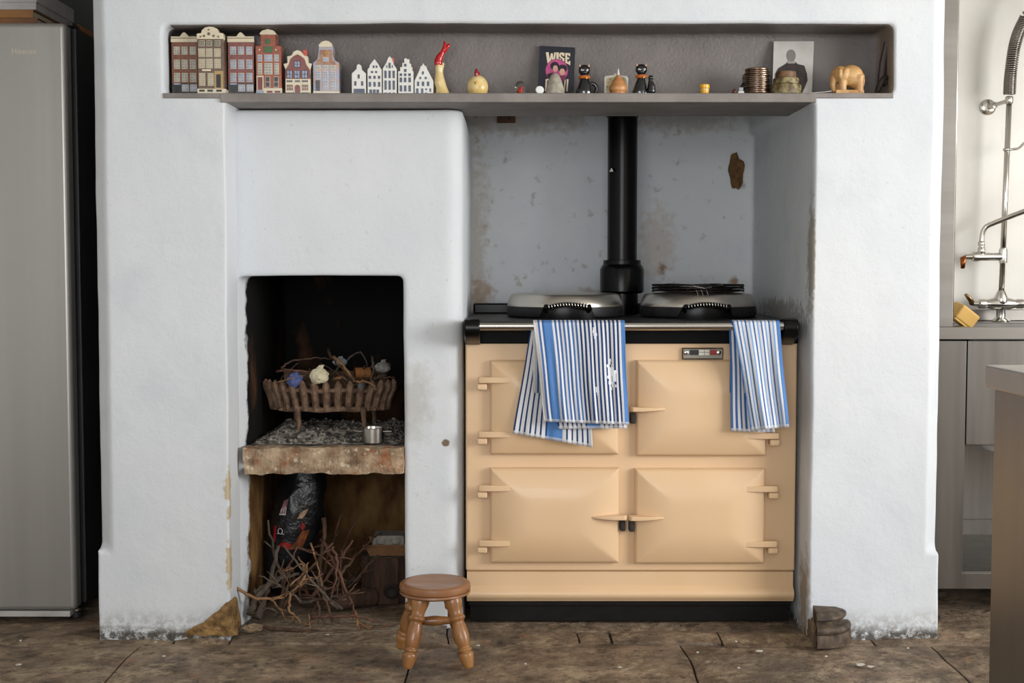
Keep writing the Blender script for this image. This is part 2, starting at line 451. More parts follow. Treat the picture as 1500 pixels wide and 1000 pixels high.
for a, b, y1, h in ((-3.05, -2.0, 1.0, 0), (-2.0, -1.0, 1.0, .0), (-1.0, -.835, .03, .002), (-.835, -.19, .98, .007), (-.19, .20, .10, 0), (.20, .30, .10, -.003), (.30, .62, .10, .002), (.62, 1.06, .10, 0), (1.06, 1.9, 1.0, .001), (1.9, 3.0, 1.0, 0), (3.0, 4.17, 1.0, 0)):
    flag(a, b, (-.055 if a < -1.2 or a > .4 else -.03) if a != -.835 else -.05, y1, h)
flag(-.19, .95, .10, .98)
y = -.62
while y > -5.4:
    h = random.uniform(.5, .75); x = -3.05 - random.uniform(0, .5)
    while x < 4.1:
        w = random.uniform(.6, 1.0); flag(max(-3.05, x), min(4.17, x + w) if 4.17 - x - w > .2 else 4.17, max(-5.6, y - h), y)
        x += w if 4.17 - x - w > .2 else 9
    y -= h

# ---- the rest of the room shell
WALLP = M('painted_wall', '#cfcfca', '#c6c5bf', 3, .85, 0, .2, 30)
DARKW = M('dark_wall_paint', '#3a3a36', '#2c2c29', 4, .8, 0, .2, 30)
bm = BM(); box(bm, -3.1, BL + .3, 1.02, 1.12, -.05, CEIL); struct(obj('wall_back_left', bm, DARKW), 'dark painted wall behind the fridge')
bm = BM(); box(bm, BR - .3, 4.25, 1.02, 1.12, -.05, CEIL); struct(obj('wall_back_right', bm, WALLP), 'pale wall behind the sink')
bm = BM(); box(bm, -3.15, -3.05, -5.7, 1.12, -.05, CEIL); struct(obj('wall_left', bm, WALLP), 'plain left wall')
WY0, WY1, WZ0, WZ1 = -4.25, -1.25, .85, 2.4
bm = BM()
box(bm, 4.2, 4.35, -5.7, WY0, -.05, CEIL); box(bm, 4.2, 4.35, WY1, 1.12, -.05, CEIL)
box(bm, 4.2, 4.35, WY0, WY1, -.05, WZ0); box(bm, 4.2, 4.35, WY0, WY1, WZ1, CEIL)
struct(obj('wall_right', bm, WALLP), 'right wall with the big window')
bm = BM()
box(bm, -3.1, -1.8, -5.75, -5.65, -.05, CEIL); box(bm, .6, 4.25, -5.75, -5.65, -.05, CEIL)
box(bm, -1.8, .6, -5.75, -5.65, -.05, .6); box(bm, -1.8, .6, -5.75, -5.65, WZ1, CEIL)
struct(obj('wall_front', bm, WALLP), 'wall facing the chimney breast')
bm = BM(); box(bm, -3.15, 4.35, -5.75, 1.12, CEIL, CEIL + .1); struct(obj('ceiling', bm, M('ceiling_white', '#d6d5d0', '#cfcdc7', 3, .9)), 'white ceiling')
def win(n, cx, cy, rot, w, WZ0=WZ0):
    r = bpy.data.objects.new('window_%d' % n, None); COL.objects.link(r); r.location = (cx, cy, 0); r.rotation_euler = (0, 0, rot); struct(r, 'white framed window')
    bm = BM()
    for x in (-w / 2, w / 2 - .06): box(bm, x, x + .06, .05, .12, WZ0, WZ1)
    for z in (WZ0, WZ1 - .06): box(bm, -w / 2 + .06, w / 2 - .06, .05, .12, z, z + .06)
    obj('window_frame', bm, M('white_gloss', '#e8e8e4', None, rough=.3), r)
    bm = BM(); box(bm, -.02, .02, .06, .11, WZ0 + .06, WZ1 - .06)
    obj('mullion', bm, MATS['white_gloss'], r)
win(1, 4.2, (WY0 + WY1) / 2, -PI / 2, WY1 - WY0)
win(2, -.6, -5.65, PI, 2.4, .6)
# ------------------------------------------------------------------ shared materials
CREAM = M('cream_enamel', '#d9b892', '#d5b38b', 3, .42, 0, coat=.12)
BLACKE = M('black_enamel', '#060607', '#0b0a0a', 20, .25, 0, spec=.2)
TOPE = M('worn_black_enamel', '#141414', '#252321', 45, .45, 0, .3, 120, .002, spec=.25)
IRON = M('cast_iron', '#26221f', '#3b332c', 50, .6, .3, .5, 120, .002)
CHROME = M('chrome', '#d6d3cd', '#c8c4bc', 6, .2, 1.0)
STEEL = M('brushed_steel', '#8f8c88', '#807c77', 10, .34, 1.0, .08, 300, .001, stretch=(.05, 1, 1))
STEELD = M('dull_steel', '#77746f', '#67635f', 14, .38, 1.0, .1, 200, .001, stretch=(1, 1, .06))
def capsule(bm, p0, p1, w, h, taper=1.0, seg=10):
    """bar with rounded ends from p0 to p1 (world x/y/z), oval section w (along z) by h"""
    n = 7; pts = []; rs = []
    for i in range(n):
        t = i / (n - 1); pts.append(Vector(p0).lerp(Vector(p1), t))
        e = min(1, .55 + t * 3, .55 + (1 - t) * 3)
        rs.append(w * e * (1 + (taper - 1) * t))
    tube(bm, pts, rs, seg, squash=h / w)

# ------------------------------------------------------------------ range cooker
AY = .13
def ax(x): return W(x, 600, AY).x
def az(y): return W(900, y, AY).z
AX0, AX1 = ax(682), ax(1167)
HOB = W(900, 470, AY).z
aga = thing('range_cooker', 'cream enamel range cooker with four doors and two lidded hotplates', 'cooker', ((AX0 + AX1) / 2, .45, 0))
AO = Vector(aga.location)
def apart(name, bm, mat, parent=None, **kw):
    bmesh.ops.translate(bm, vec=-AO, verts=bm.verts)
    return obj(name, bm, mat, parent or aga, **kw)
bm = BM(); box(bm, AX0, AX1, AY, .83, az(836), HOB - .03); apart('body', bm, CREAM, bevel=.006, bseg=3)
# bottom panel with its rolled lip
bm = BM()
z0, z1 = az(880), az(836)
prof = [(AY + .012, z1 - .001), (AY + .004, z1 - .004), (AY + .004, az(858)), (AY - .002, az(861)), (AY - .012, az(865)), (AY - .015, az(869)), (AY - .012, az(874)), (AY - .004, az(877)), (AY, z0), (AY + .6, z0), (AY + .6, z1 - .001)]
a = [bm.verts.new((AX0 + .003, p[0], p[1])) for p in prof]; b = [bm.verts.new((AX1 - .004, p[0], p[1])) for p in prof]
bm.faces.new(a); bm.faces.new(b[::-1])
for i in range(len(prof)): bm.faces.new([a[(i + 1) % len(prof)], a[i], b[i], b[(i + 1) % len(prof)]])
bmesh.ops.recalc_face_normals(bm, faces=bm.faces)
apart('bottom_panel', bm, CREAM, smooth=True, auto=40)
bm = BM(); box(bm, AX0 + .012, AX1 - .012, AY + .03, .80, .002, z0); box(bm, AX0 + .008, AX1 - .008, AY + .012, .80, z0 - .018, z0 - .001)
apart('plinth', bm, M('black_plinth', '#0a0908', '#12100e', 30, .35, 0, .1, 60, spec=.3), bevel=.002)
# top plate, front band, upstand
bm = BM(); box(bm, AX0 - .004, AX1 + .004, AY - .012, .85, HOB - .032, HOB); apart('top_plate', bm, TOPE, bevel=.008, bseg=3)
bm = BM(); box(bm, AX0, AX1, AY - .010, AY + .05, az(503), HOB - .026); apart('front_band', bm, M('band_black', '#040404', '#080707', 20, .55, 0, spec=.1), bevel=.003)
bm = BM(); box(bm, AX0 + .004, AX1 - .004, .80, .838, HOB - .002, W(700, 444, .8).z); apart('upstand', bm, BLACKE, bevel=.006)
# towel rail
RY = .045; RZ = W(900, 477.5, RY).z
bm = BM(); tube(bm, [(W(699, 477, RY).x, RY, RZ), (W(1150, 477, RY).x, RY, RZ)], .0128, 20); rail = apart('towel_rail', bm, M('rail_steel', '#c8c4be', '#bab6b0', 4, .2, 1.0), smooth=True)
for x0, x1 in ((680, 703), (1147, 1169)):
    bm = BM(); X0, X1 = W(x0, 480, RY).x, W(x1, 480, RY).x
    n = 7
    pr = [(RY - .018, RZ - .012), (RY - .017, RZ + .006), (RY - .008, RZ + .019), (RY + .012, RZ + .024), (AY + .01, HOB + .004), (AY + .01, az(504)), (RY + .06, az(504)), (RY + .004, RZ - .036), (RY - .012, RZ - .026)]
    a = [bm.verts.new((X0, *p)) for p in pr]; b = [bm.verts.new((X1, *p)) for p in pr]
    bm.faces.new(a); bm.faces.new(b[::-1])
    for i in range(len(pr)): bm.faces.new([a[(i + 1) % len(pr)], a[i], b[i], b[(i + 1) % len(pr)]])
    bmesh.ops.recalc_face_normals(bm, faces=bm.faces)
    apart('rail_bracket', bm, BLACKE, bevel=.005, bseg=3, smooth=True)
# doors
def door(x0, x1, y0, y1, hinge):
    X0, X1, Z1, Z0 = ax(x0), ax(x1), az(y0), az(y1)
    w, h = X1 - X0, Z1 - Z0
    N1, N2 = 64, 48; bm = BM(); g = {}
    R = .008
    for i in range(N1 + 1):
        for j in range(N2 + 1):
            # denser towards the rims
            u = .5 - .5 * math.cos(PI * i / N1); v = .5 - .5 * math.cos(PI * j / N2)
            x, z = X0 + u * w, Z0 + v * h
            dx, dz = min(u, 1 - u) * w, min(v, 1 - v) * h
            d = min(dx / .125, dz / .105)
            s = min(1, d); s = 1 - (1 - s) ** 2.0
            e = min(dx, dz); rim = min(1, e / .006)
            y = AY - .016 - .006 * math.sin(rim * PI / 2) - .027 * s - .002 * math.sin(PI * u) * math.sin(PI * v)
            g[i, j] = bm.verts.new((x, y, z))
    for i in range(N1):
        for j in range(N2): bm.faces.new([g[i, j], g[i + 1, j], g[i + 1, j + 1], g[i, j + 1]])
    rim = [g[i, 0] for i in range(N1 + 1)] + [g[N1, j] for j in range(1, N2 + 1)] + [g[i, N2] for i in range(N1 - 1, -1, -1)] + [g[0, j] for j in range(N2 - 1, 0, -1)]
    bk = [bm.verts.new((v.co.x, AY - .001, v.co.z)) for v in rim]; n = len(rim)
    for i in range(n): bm.faces.new([rim[(i + 1) % n], rim[i], bk[i], bk[(i + 1) % n]])
    d = apart('door', bm, CREAM, smooth=True, auto=60)
    s = 1 if hinge == 'l' else -1
    for zz in (az(y0 + 28), az(y1 - 30)):
        hx = X0 if hinge == 'l' else X1
        bm = BM(); h_ = .0095
        prf = [(hx - s * .036, AY - .026), (hx - s * .036, AY - .040), (hx - s * .030, AY - .043), (hx + s * .02, AY - .0445), (hx + s * .055, AY - .0435), (hx + s * .085, AY - .037), (hx + s * .085, AY - .026)]
        lo = [bm.verts.new((x_, y_, zz - h_ * (1 if abs(x_ - hx) < .06 else .7))) for x_, y_ in prf]; hi = [bm.verts.new((x_, y_, zz + h_ * (1 if abs(x_ - hx) < .06 else .7))) for x_, y_ in prf]
        bm.faces.new(lo); bm.faces.new(hi[::-1])
        for i_ in range(7): bm.faces.new([lo[i_], lo[(i_ + 1) % 7], hi[(i_ + 1) % 7], hi[i_]])
        bmesh.ops.recalc_face_normals(bm, faces=bm.faces)
        bmesh.ops.translate(bm, vec=-AO, verts=bm.verts); obj('hinge_arm', bm, CREAM, d, smooth=True, bevel=.003, bseg=3)
        bm = BM(); box(bm, hx - s * .024 - .0155, hx - s * .024 + .0155, AY - .037, AY + .002, zz - .031, zz - .0115)
        bmesh.ops.translate(bm, vec=-AO, verts=bm.verts); obj('hinge_knuckle', bm, CREAM, d, smooth=True, bevel=.005, bseg=4)
    lx = X1 if hinge == 'l' else X0; lz = (Z0 + Z1) / 2
    bm = BM(); h_ = .0072
    prf = [(lx + s * .021, AY - .030), (lx + s * .021, AY - .054), (lx + s * .014, AY - .062), (lx - s * .02, AY - .064), (lx - s * .055, AY - .060), (lx - s * .085, AY - .050), (lx - s * .085, AY - .030)]
    hh = [1, 1, 1, .95, .7, .4, .4]
    lo = [bm.verts.new((x_, y_, lz - h_ * k_)) for (x_, y_), k_ in zip(prf, hh)]; hi = [bm.verts.new((x_, y_, lz + h_ * k_)) for (x_, y_), k_ in zip(prf, hh)]
    bm.faces.new(lo); bm.faces.new(hi[::-1])
    for i_ in range(7): bm.faces.new([lo[i_], lo[(i_ + 1) % 7], hi[(i_ + 1) % 7], hi[i_]])
    bmesh.ops.recalc_face_normals(bm, faces=bm.faces)
    bmesh.ops.translate(bm, vec=-AO, verts=bm.verts); obj('latch_handle', bm, CREAM, d, smooth=True, bevel=.0025, bseg=3)
    bm = BM(); cx = lx + s * .0105
    box(bm, cx - .008, cx + .008, AY - .03, AY + .002, lz - .046, lz - .014)
    bmesh.ops.translate(bm, vec=-AO, verts=bm.verts); obj('latch_catch', bm, IRON, d, bevel=.003)
door(718, 906, 527, 664, 'l'); door(931, 1121, 527, 666, 'r'); door(718, 907, 684, 822, 'l'); door(930, 1120, 685, 823, 'r')
# thermometer
bm = BM(); tx0, tx1, tz0, tz1 = ax(998), ax(1058), az(526), az(509)
box(bm, tx0, tx1, AY - .010, AY + .002, tz0, tz1); th = apart('thermometer', bm, M('gauge_case', '#5a4a38', '#3d3226', 30, .35, .8), bevel=.002)
def flatp(name, x0, x1, y0, y1, mat, proud):
    bm = BM(); box(bm, ax(x0), ax(x1), AY - proud, AY - .009, az(y1), az(y0)); bmesh.ops.translate(bm, vec=-AO, verts=bm.verts); return obj(name, bm, mat, th)
flatp('gauge_glass', 1000, 1056.5, 511, 524.2, M('gauge_face', '#8c8a80', None, rough=.2), .0105)
flatp('gauge_dark_band', 1009, 1022, 512, 519.5, M('ink_black', '#15130f', None, rough=.4), .0112)
flatp('gauge_scale', 1022.5, 1030, 511.8, 515, M('paper_white', '#d9d6cb', None, rough=.6), .0112)
flatp('gauge_scale', 1022.5, 1030, 516, 519.8, MATS['paper_white'], .0112)
flatp('gauge_scale', 1031, 1037.5, 511.8, 515, MATS['paper_white'], .0112)
flatp('gauge_scale', 1031, 1037.5, 516, 519.8, MATS['paper_white'], .0112)
flatp('gauge_red_band', 1038.5, 1048.5, 512, 519.5, M('gauge_red', '#8f1a18', None, rough=.4), .0112)
for x in (1004.5, 1052):
    bm = BM(); p = W(x, 516, AY); lathe(bm, [(.0075, 0), (.0075, .002), (.005, .0035), (0, .0038)], 12, mtx=Matrix.Translation((p.x, AY - .0105, p.z)) @ Matrix.Rotation(PI / 2, 4, 'X'))
    bmesh.ops.translate(bm, vec=-AO, verts=bm.verts); obj('rivet', bm, CHROME, th, smooth=True)
# hotplate lids
LY = .50
for px in (827.5, 1022):
    cx = W(px, 460, LY).x
    bm = BM(); lathe(bm, [(.178, .0), (.190, .004), (.193, .012), (.190, .036), (.17, .038), (0, .038)], 56, (cx, LY, HOB)); lid = apart('hotplate_lid', bm, M('lid_black', '#19181a', '#242224', 30, .45, 0, spec=.3), smooth=True)
    bm = BM(); lathe(bm, [(.191, .036), (.191, .041), (.188, .050), (.180, .069), (.175, .0745), (.164, .0775), (.09, .0805), (0, .081)], 64, (cx, LY, HOB)); bmesh.ops.translate(bm, vec=-AO, verts=bm.verts)
    obj('lid_dome', bm, M('lid_steel', '#d2cdc4', '#c2bcb2', 6, .3, 1.0), lid, smooth=True, auto=25)
    bm = BM()
    # black cut-away around the handle
    K = 16; cols = []
    for i in range(K + 1):
        t = -1 + 2 * i / K; a = -PI / 2 + t * .47
        zt = .006 + .046 * (1 - t * t) ** .45 if abs(t) < 1 else .006
        col = []
        for z, r in ((.0, .193), (min(zt, .034), .1955), (max(zt, .0), .1955 if zt < .04 else .1925), (max(zt, .0) + .001, .183)):
            col.append(bm.verts.new((cx + r * math.cos(a), LY + r * math.sin(a), HOB + z)))
        cols.append(col)
    for a_, b_ in zip(cols, cols[1:]):
        for k in range(3): bm.faces.new([a_[k], b_[k], b_[k + 1], a_[k + 1]])
    bmesh.ops.translate(bm, vec=-AO, verts=bm.verts); obj('handle_plate', bm, BLACKE, lid, smooth=True)
    # arched coil handle
    hy = LY - .222; hz = HOB + .037; pts = []
    def arch(t): return Vector((cx + .064 * t, hy + .012 * t * t, hz + .008 * (1 - t * t)))
    n = 14 * 10
    for i in range(n + 1):
        t = -1 + 2 * i / n; a = i / 10 * 2 * PI; pts.append(arch(t) + Vector((0, math.cos(a) * .0085, math.sin(a) * .0085)))
    bm = BM(); tube(bm, pts, .0019, 6); bmesh.ops.translate(bm, vec=-AO, verts=bm.verts); obj('coil_handle', bm, CHROME, lid, smooth='all')
    bm = BM(); tube(bm, [arch(-1.02 + 2.04 * i / 10) for i in range(11)], .0055, 8)
    for s in (-1, 1):
        p = arch(s * 1.06); tube(bm, [p + Vector((0, -.004, .004)), p + Vector((s * .003, .014, -.004)), p + Vector((-s * .004, .034, -.016))], [.0075, .0085, .007], 8)
    bmesh.ops.translate(bm, vec=-AO, verts=bm.verts); obj('handle_core', bm, BLACKE, lid, smooth=True)
# flue
FYc = .72; fx = W(911, 420, FYc).x; zc0, zc1 = W(911, 432, FYc - .07).z, W(911, 380, FYc - .07).z
bm = BM(); lathe(bm, [(.056, HOB - .004), (.056, zc0 + .004), (.070, zc0 + .006), (.0765, zc0 + .012), (.0765, zc1 - .034), (.071, zc1 - .022), (.066, zc1 - .016), (.065, zc1 - .002), (.052, zc1)], 32, (fx, FYc, 0)); fl = apart('flue_collar', bm, BLACKE, smooth=True)
bm = BM(); lathe(bm, [(.0515, zc1 - .002), (.0515, 1.72), (.0545, 1.722), (.0545, 1.76), (.0515, 1.762), (.0515, 2.19)], 32, (fx, FYc, 0)); apart('flue_pipe', bm, BLACKE, smooth=True)
bm = BM(); zz = W(911, 170, FYc).z; lathe(bm, [(.0515, zz - .008), (.055, zz - .006), (.055, zz + .006), (.0515, zz + .008)], 32, (fx, FYc, 0)); bmesh.ops.translate(bm, vec=-AO, verts=bm.verts); obj('pipe_ring', bm, BLACKE, fl, smooth=True)
bm = BM(); p = W(894, 250, FYc); prism(bm, [(p.x - .006, p.z - .006), (p.x + .007, p.z - .006), (p.x + .001, p.z + .006)], FYc - .0495, FYc - .03); bmesh.ops.translate(bm, vec=-AO, verts=bm.verts); obj('paint_chip', bm, MATS['paper_white'], fl)

# wire toasting rack lying on the right-hand lid
tr = thing('toasting_rack', 'round black wire toasting rack lying on a hotplate lid', 'rack', (W(1022, 437, LY).x, LY, HOB + .0815))
WIRE = M('black_wire', '#191715', '#2b2420', 40, .45, .7)
for k, z in enumerate((.004, .013, .022)):
    bm = BM(); R = .150; c = [(R * math.cos(2 * PI * i / 40), R * math.sin(2 * PI * i / 40), z + .002 * math.sin(i * .9 + k)) for i in range(41)]
    tube(bm, c, .0028, 6)
    for i in range(-8, 9):
        q = i * .0175; h = math.sqrt(max(0, R * R - q * q))
        tube(bm, [(q, -h, z), (q, 0, z + .0015), (q, h, z)], .002, 5); tube(bm, [(-h, q, z + .002), (0, q, z), (h, q, z + .002)], .002, 5)
    obj('wire_grid', bm, WIRE, tr)
bm = BM()
for s in (-.028, -.012, .004): tube(bm, [(s, -.148, .012), (s, -.165, .008), (s + .004, -.174, -.006), (s, -.176, -.020)], .0014, 6)
tube(bm, [(-.05, -.14, .0245), (0, -.158, .0145), (.06, -.135, .0265)], .002, 6)
obj('wire_handle', bm, CHROME, tr)

# ------------------------------------------------------------------ striped tea towels
def cloth_mat(name):
    t = NT(name); at = t.new('ShaderNodeVertexColor', layer_name='Col')
    nb = t.bump(t.noise(420, 3), .35, .002)
    c = t.mix(t.ramp(t.noise(300, 2), .3, .7, 0, .12), at.outputs['Color'], lin('#20304e'))
    return t.done(c, .9, 0, nb, spec=.1)
CLOTH = cloth_mat('striped_cotton')
BLU, NAVY, WHT, MID, PALE = lin('#5c88c4'), lin('#2b4170'), lin('#dddcdc'), lin('#44689f'), lin('#9bb8dd')
def sheet(name, root, tl, tr_, bl, br, Y0, Yb, stripe, waves, nv=36, nu=176, drape=None, patches=()):
    """cloth panel between four photo corners; Y0 at top, Yb at the hem; waves: (amp, freq, phase)"""
    bm = BM(); g = {}; lay = bm.loops.layers.color.new('Col') if False else None
    O = Vector(root.location)
    for i in range(nu + 1):
        for j in range(nv + 1):
            u, v = i / nu, j / nv
            top = (tl[0] + (tr_[0] - tl[0]) * u, tl[1] + (tr_[1] - tl[1]) * u)
            bot = (bl[0] + (br[0] - bl[0]) * u, bl[1] + (br[1] - bl[1]) * u)
            px = top[0] + (bot[0] - top[0]) * v; py = top[1] + (bot[1] - top[1]) * v
            px += 3.0 * math.sin(v * 4 + u * 3) * v * (1 - v)
            Y = Y0 + (Yb - Y0) * v
            k = v ** .7
            for am, fr, ph in waves: Y += am * k * math.sin(2 * PI * (fr * u + ph + .18 * math.sin(v * 2.6 + ph * 5)))
            p = W(px, py, Y)
            if v < .001 and drape: pass
            g[i, j] = bm.verts.new(p - O)
    top_row = [g[i, 0] for i in range(nu + 1)]
    rows = []
    if drape:
        # over the rail and a little way down behind it
        prev = top_row
        for a in (25, 60, 95, 130, 165, 180):
            r = [bm.verts.new((v.co.x, RY - O.y - math.cos(math.radians(a)) * .0165, RZ - O.z + math.sin(math.radians(a)) * .0165)) for v in top_row]; rows.append(r)
        for dz in (.05, drape):
            rows.append([bm.verts.new((v.co.x, RY - O.y + .0165 + .004 * math.sin(v.co.x * 60), RZ - O.z - dz)) for v in top_row])
    faces = []
    for i in range(nu):
        for j in range(nv): faces.append((bm.faces.new([g[i, j], g[i, j + 1], g[i + 1, j + 1], g[i + 1, j]]), i, j))
        pr = top_row
        for r in rows:
            faces.append((bm.faces.new([pr[i], pr[i + 1], r[i + 1], r[i]]), i, -1)); pr = r
    bm.faces.index_update()
    cols = {f.index: (i, j) for f, i, j in faces}
    me = bpy.data.meshes.new(name); bm.to_mesh(me); bm.free()
    at = me.color_attributes.new('Col', 'FLOAT_COLOR', 'CORNER')
    for p in me.polygons:
        i, j = cols[p.index]; u = (i + .5) / nu; v = max(0, j) / nv
        c = stripe(u)
        for (pu, pv, ru, rv) in patches:
            q = ((u - pu) / ru) ** 2 + ((v - pv) / rv) ** 2 + 1.6 * noise.noise(Vector((u * 40, v * 40, 2)))
            if q < 1: c = lin('#e6e8ee')
        if v > .965: c = tuple(a * .45 + b * .55 for a, b in zip(c, WHT))
        for li in p.loop_indices: at.data[li].color = c
        p.use_smooth = True
    o = obj(name, me, CLOTH, root)
    md = o.modifiers.new('thick', 'SOLIDIFY'); md.thickness = .0028; md.offset = 0
    return o
def stripeA(u):
    if u < .02: return WHT
    if .115 < u < .205: return BLU
    if u > .955: return BLU
    k = (u * 22) % 1
    d = NAVY if u > .5 else MID
    return d if k < .45 else (WHT if int(u * 22) % 3 else lin('#c9c6c4'))
def stripeB(u):
    if u > .93 or u < .03: return BLU
    k = (u * 12) % 1
    return (MID if int(u * 12) % 2 else lin('#7ba3d8')) if k < .42 else (WHT if int(u * 12) % 3 else lin('#cbc8c6'))
def stripeC(u):
    if .42 < u < .62: return BLU
    k = (u * 15) % 1
    return NAVY if k < .4 else WHT
t1 = thing('tea_towel', 'wide blue and white striped tea towel with a worn hole, folded over the rail', 'tea towel', (W(845, 477, RY).x, RY, RZ - .3))
FR = RY - .0165
sheet('front_fold', t1, (781, 471), (915, 471), (797, 617), (921, 622), FR, FR - .008, stripeA, [(.007, 2.3, .1), (.0035, 6, .4), (.002, 11, .2)], drape=.2, patches=[(.83, .5, .05, .11), (.66, .66, .02, .04), (.66, .1, .02, .05)])
sheet('back_fold', t1, (777, 482), (860, 482), (751, 634), (868, 655), RY + .03, RY + .024, stripeC, [(.004, 2.5, .3), (.002, 6, .7)], nu=90)
sheet('inner_fold', t1, (800, 482), (914, 482), (818, 628), (918, 627), RY + .012, RY + .006, stripeC, [(.003, 4, .2)], nu=90)
t2 = thing('tea_towel', 'narrow pale blue and white striped tea towel beside the thermometer', 'tea towel', (W(1108, 477, RY).x, RY, RZ - .3))
sheet('front_fold', t2, (1073, 470), (1142, 470), (1101, 630), (1156, 625), FR, FR - .008, stripeB, [(.0085, 1.6, .05), (.003, 4, .4)], drape=.2, nu=144)
def stripeD(u):
    k = (u * 9) % 1
    return MID if k < .5 else WHT
sheet('back_fold', t2, (1068, 482), (1120, 482), (1071, 631), (1135, 633), RY + .014, RY + .01, stripeD, [(.003, 2.5, .3)], nu=70)

# ------------------------------------------------------------------ three-step turned stool
WOODS = M('stool_wood', '#7c4f2d', '#a0713f', 22, .38, 0, .15, 90, .002, coat=.25, stretch=(1, 1, .25), rvar=.08)
WOODT = M('stool_top_wood', '#7d5234', '#9c6d48', 16, .42, 0, .2, 80, .002, coat=.15, stretch=(.25, 1, 1), rvar=.1)
sc_ = Vector((-.216, -.205, 0)); SH = W(638, 852, sc_.y).z
st = thing('stool', 'small turned wooden stool with round dished seat and four splayed legs', 'stool', sc_)
bm = BM(); lathe(bm, [(0, SH - .034), (.080, SH - .034), (.094, SH - .032), (.0995, SH - .027), (.0985, SH - .022), (.093, SH - .0205), (.0985, SH - .019), (.1005, SH - .013), (.0985, SH - .003), (.092, SH + .0015), (.080, SH + .001), (.05, SH - .003), (0, SH - .0045)], 48); obj('seat', bm, WOODT, st, smooth=True, auto=40)
leg_prof = [(0, .012), (.03, .013), (.06, .0155), (.10, .0175), (.16, .0205), (.20, .0215), (.215, .019), (.225, .014), (.235, .018), (.255, .021), (.275, .018), (.285, .015), (.30, .0165), (.36, .0195), (.45, .0215), (.54, .0205), (.62, .0175), (.655, .016), (.67, .019), (.695, .023), (.72, .022), (.735, .0185), (.76, .0175), (.82, .0195), (.89, .0235), (.95, .025), (1, .024)]
feet = [(-.070, -.112), (.100, -.108), (-.106, .086), (.070, .108)]
tops = []
def along(p0, p1, prof, bm, seg=18):
    d = (p1 - p0); L = d.length; q = Vector((0, 0, 1)).rotation_difference(d).to_matrix().to_4x4()
    lathe(bm, [(r, t * L) for t, r in prof], seg, mtx=Matrix.Translation(p0) @ q)
for fxy in feet:
    p0 = Vector((fxy[0], fxy[1], .0015)); p1 = Vector((fxy[0] * .50, fxy[1] * .50, SH - .030)); tops.append((p0, p1))
    bm = BM(); along(p0, p1, leg_prof, bm); obj('leg', bm, WOODS, st, smooth='all')
def onleg(i, z): a, b = tops[i]; return a.lerp(b, (z - a.z) / (b.z - a.z))
sp = [(0, .008), (.15, .010), (.4, .0135), (.5, .0145), (.6, .0135), (.85, .010), (1, .008)]
m0 = (onleg(0, .105) + onleg(2, .105)) / 2; m1 = (onleg(1, .105) + onleg(3, .105)) / 2
for a, b in ((onleg(0, .105), onleg(2, .105)), (onleg(1, .105), onleg(3, .105)), (m0, m1)):
    bm = BM(); along(a, b, sp, bm, 14); obj('stretcher', bm, WOODS, st, smooth='all')

# ------------------------------------------------------------------ fridge
FYf = .16
fX1 = W(103, 450, FYf).x; fX0 = fX1 - .60; fZ1, fZ0 = W(60, 33, FYf).z, W(60, 894, FYf).z
fr = thing('fridge', 'tall steel fridge with dark sides standing beside the chimney breast', 'fridge', ((fX0 + fX1) / 2, .5, 0))
FO = Vector(fr.location)
def fpart(name, bm, mat, parent=None, **kw):
    bmesh.ops.translate(bm, vec=-FO, verts=bm.verts); return obj(name, bm, mat, parent or fr, **kw)
FRS = M('fridge_steel', '#a8a5a2', '#9d9a97', 8, .34, .6, .04, 260, .0006, stretch=(1, 1, .03))
FRD = M('fridge_dark_side', '#2a2a2b', '#232324', 8, .45, .3)
bm = BM(); box(bm, fX0, fX1 + .008, FYf + .075, .80, .04, fZ1 - .002); fpart('cabinet', bm, FRD, bevel=.004)
bm = BM(); box(bm, fX0, fX1, FYf, FYf + .06, fZ0, fZ1); dr = fpart('door', bm, FRS, bevel=.014, bseg=5)
bm = BM(); box(bm, fX0 + .01, fX1 - .008, FYf + .06, FYf + .075, fZ0 + .01, fZ1 - .01); fpart('door_seal', bm, M('rubber_black', '#0f0f10', None, rough=.7))
bm = BM(); box(bm, fX0 + .01, fX1 - .020, FYf + .004, FYf + .09, .014, fZ0 - .003); fpart('kick_strip', bm, M('kick_grey', '#b9b6b3', '#a29d98', 12, .45), bevel=.003)
bm = BM(); box(bm, fX1 - .012, fX1 + .008, FYf + .045, FYf + .11, fZ1 - .0015, fZ1 + .010); fpart('top_hinge', bm, FRD, bevel=.003)
bm = BM(); lathe(bm, [(.010, .03), (.012, .034), (.012, fZ0 - .006), (.009, fZ0 - .001)], 14, (fX1 - .006, FYf + .028, 0)); fpart('bottom_hinge', bm, CHROME, smooth=True)
for x in (fX0 + .05, fX1 - .02):
    for y in (FYf + .06, .72):
        bm = BM(); lathe(bm, [(.018, .001), (.018, .02), (.011, .022), (.011, .045)], 12, (x, y, 0)); fpart('foot', bm, FRD, smooth=True)
def text_obj(name, s, size, loc, mat, parent, O, xs=1.0, ext=.0004, bold=0.0):
    cu = bpy.data.curves.new('txt', 'FONT'); cu.body = s; cu.size = size; cu.extrude = ext; cu.align_x = 'CENTER'; cu.offset = bold; cu.resolution_u = 3
    t = bpy.data.objects.new('txt', cu); COL.objects.link(t)
    me = evald(t); bpy.data.objects.remove(t, do_unlink=True)
    me.transform(Matrix.Translation(Vector(loc) - O) @ Matrix.Rotation(PI / 2, 4, 'X') @ Matrix.Diagonal((xs, 1, 1, 1)))
    return obj(name, me, mat, parent)
p = W(35, 79, FYf); text_obj('lettering', 'Hisense', .024, (p.x, FYf - .0004, p.z), M('badge_silver', '#b9b0a4', None, rough=.35, metal=.6), dr, FO, 1.0, .0003, .0005)

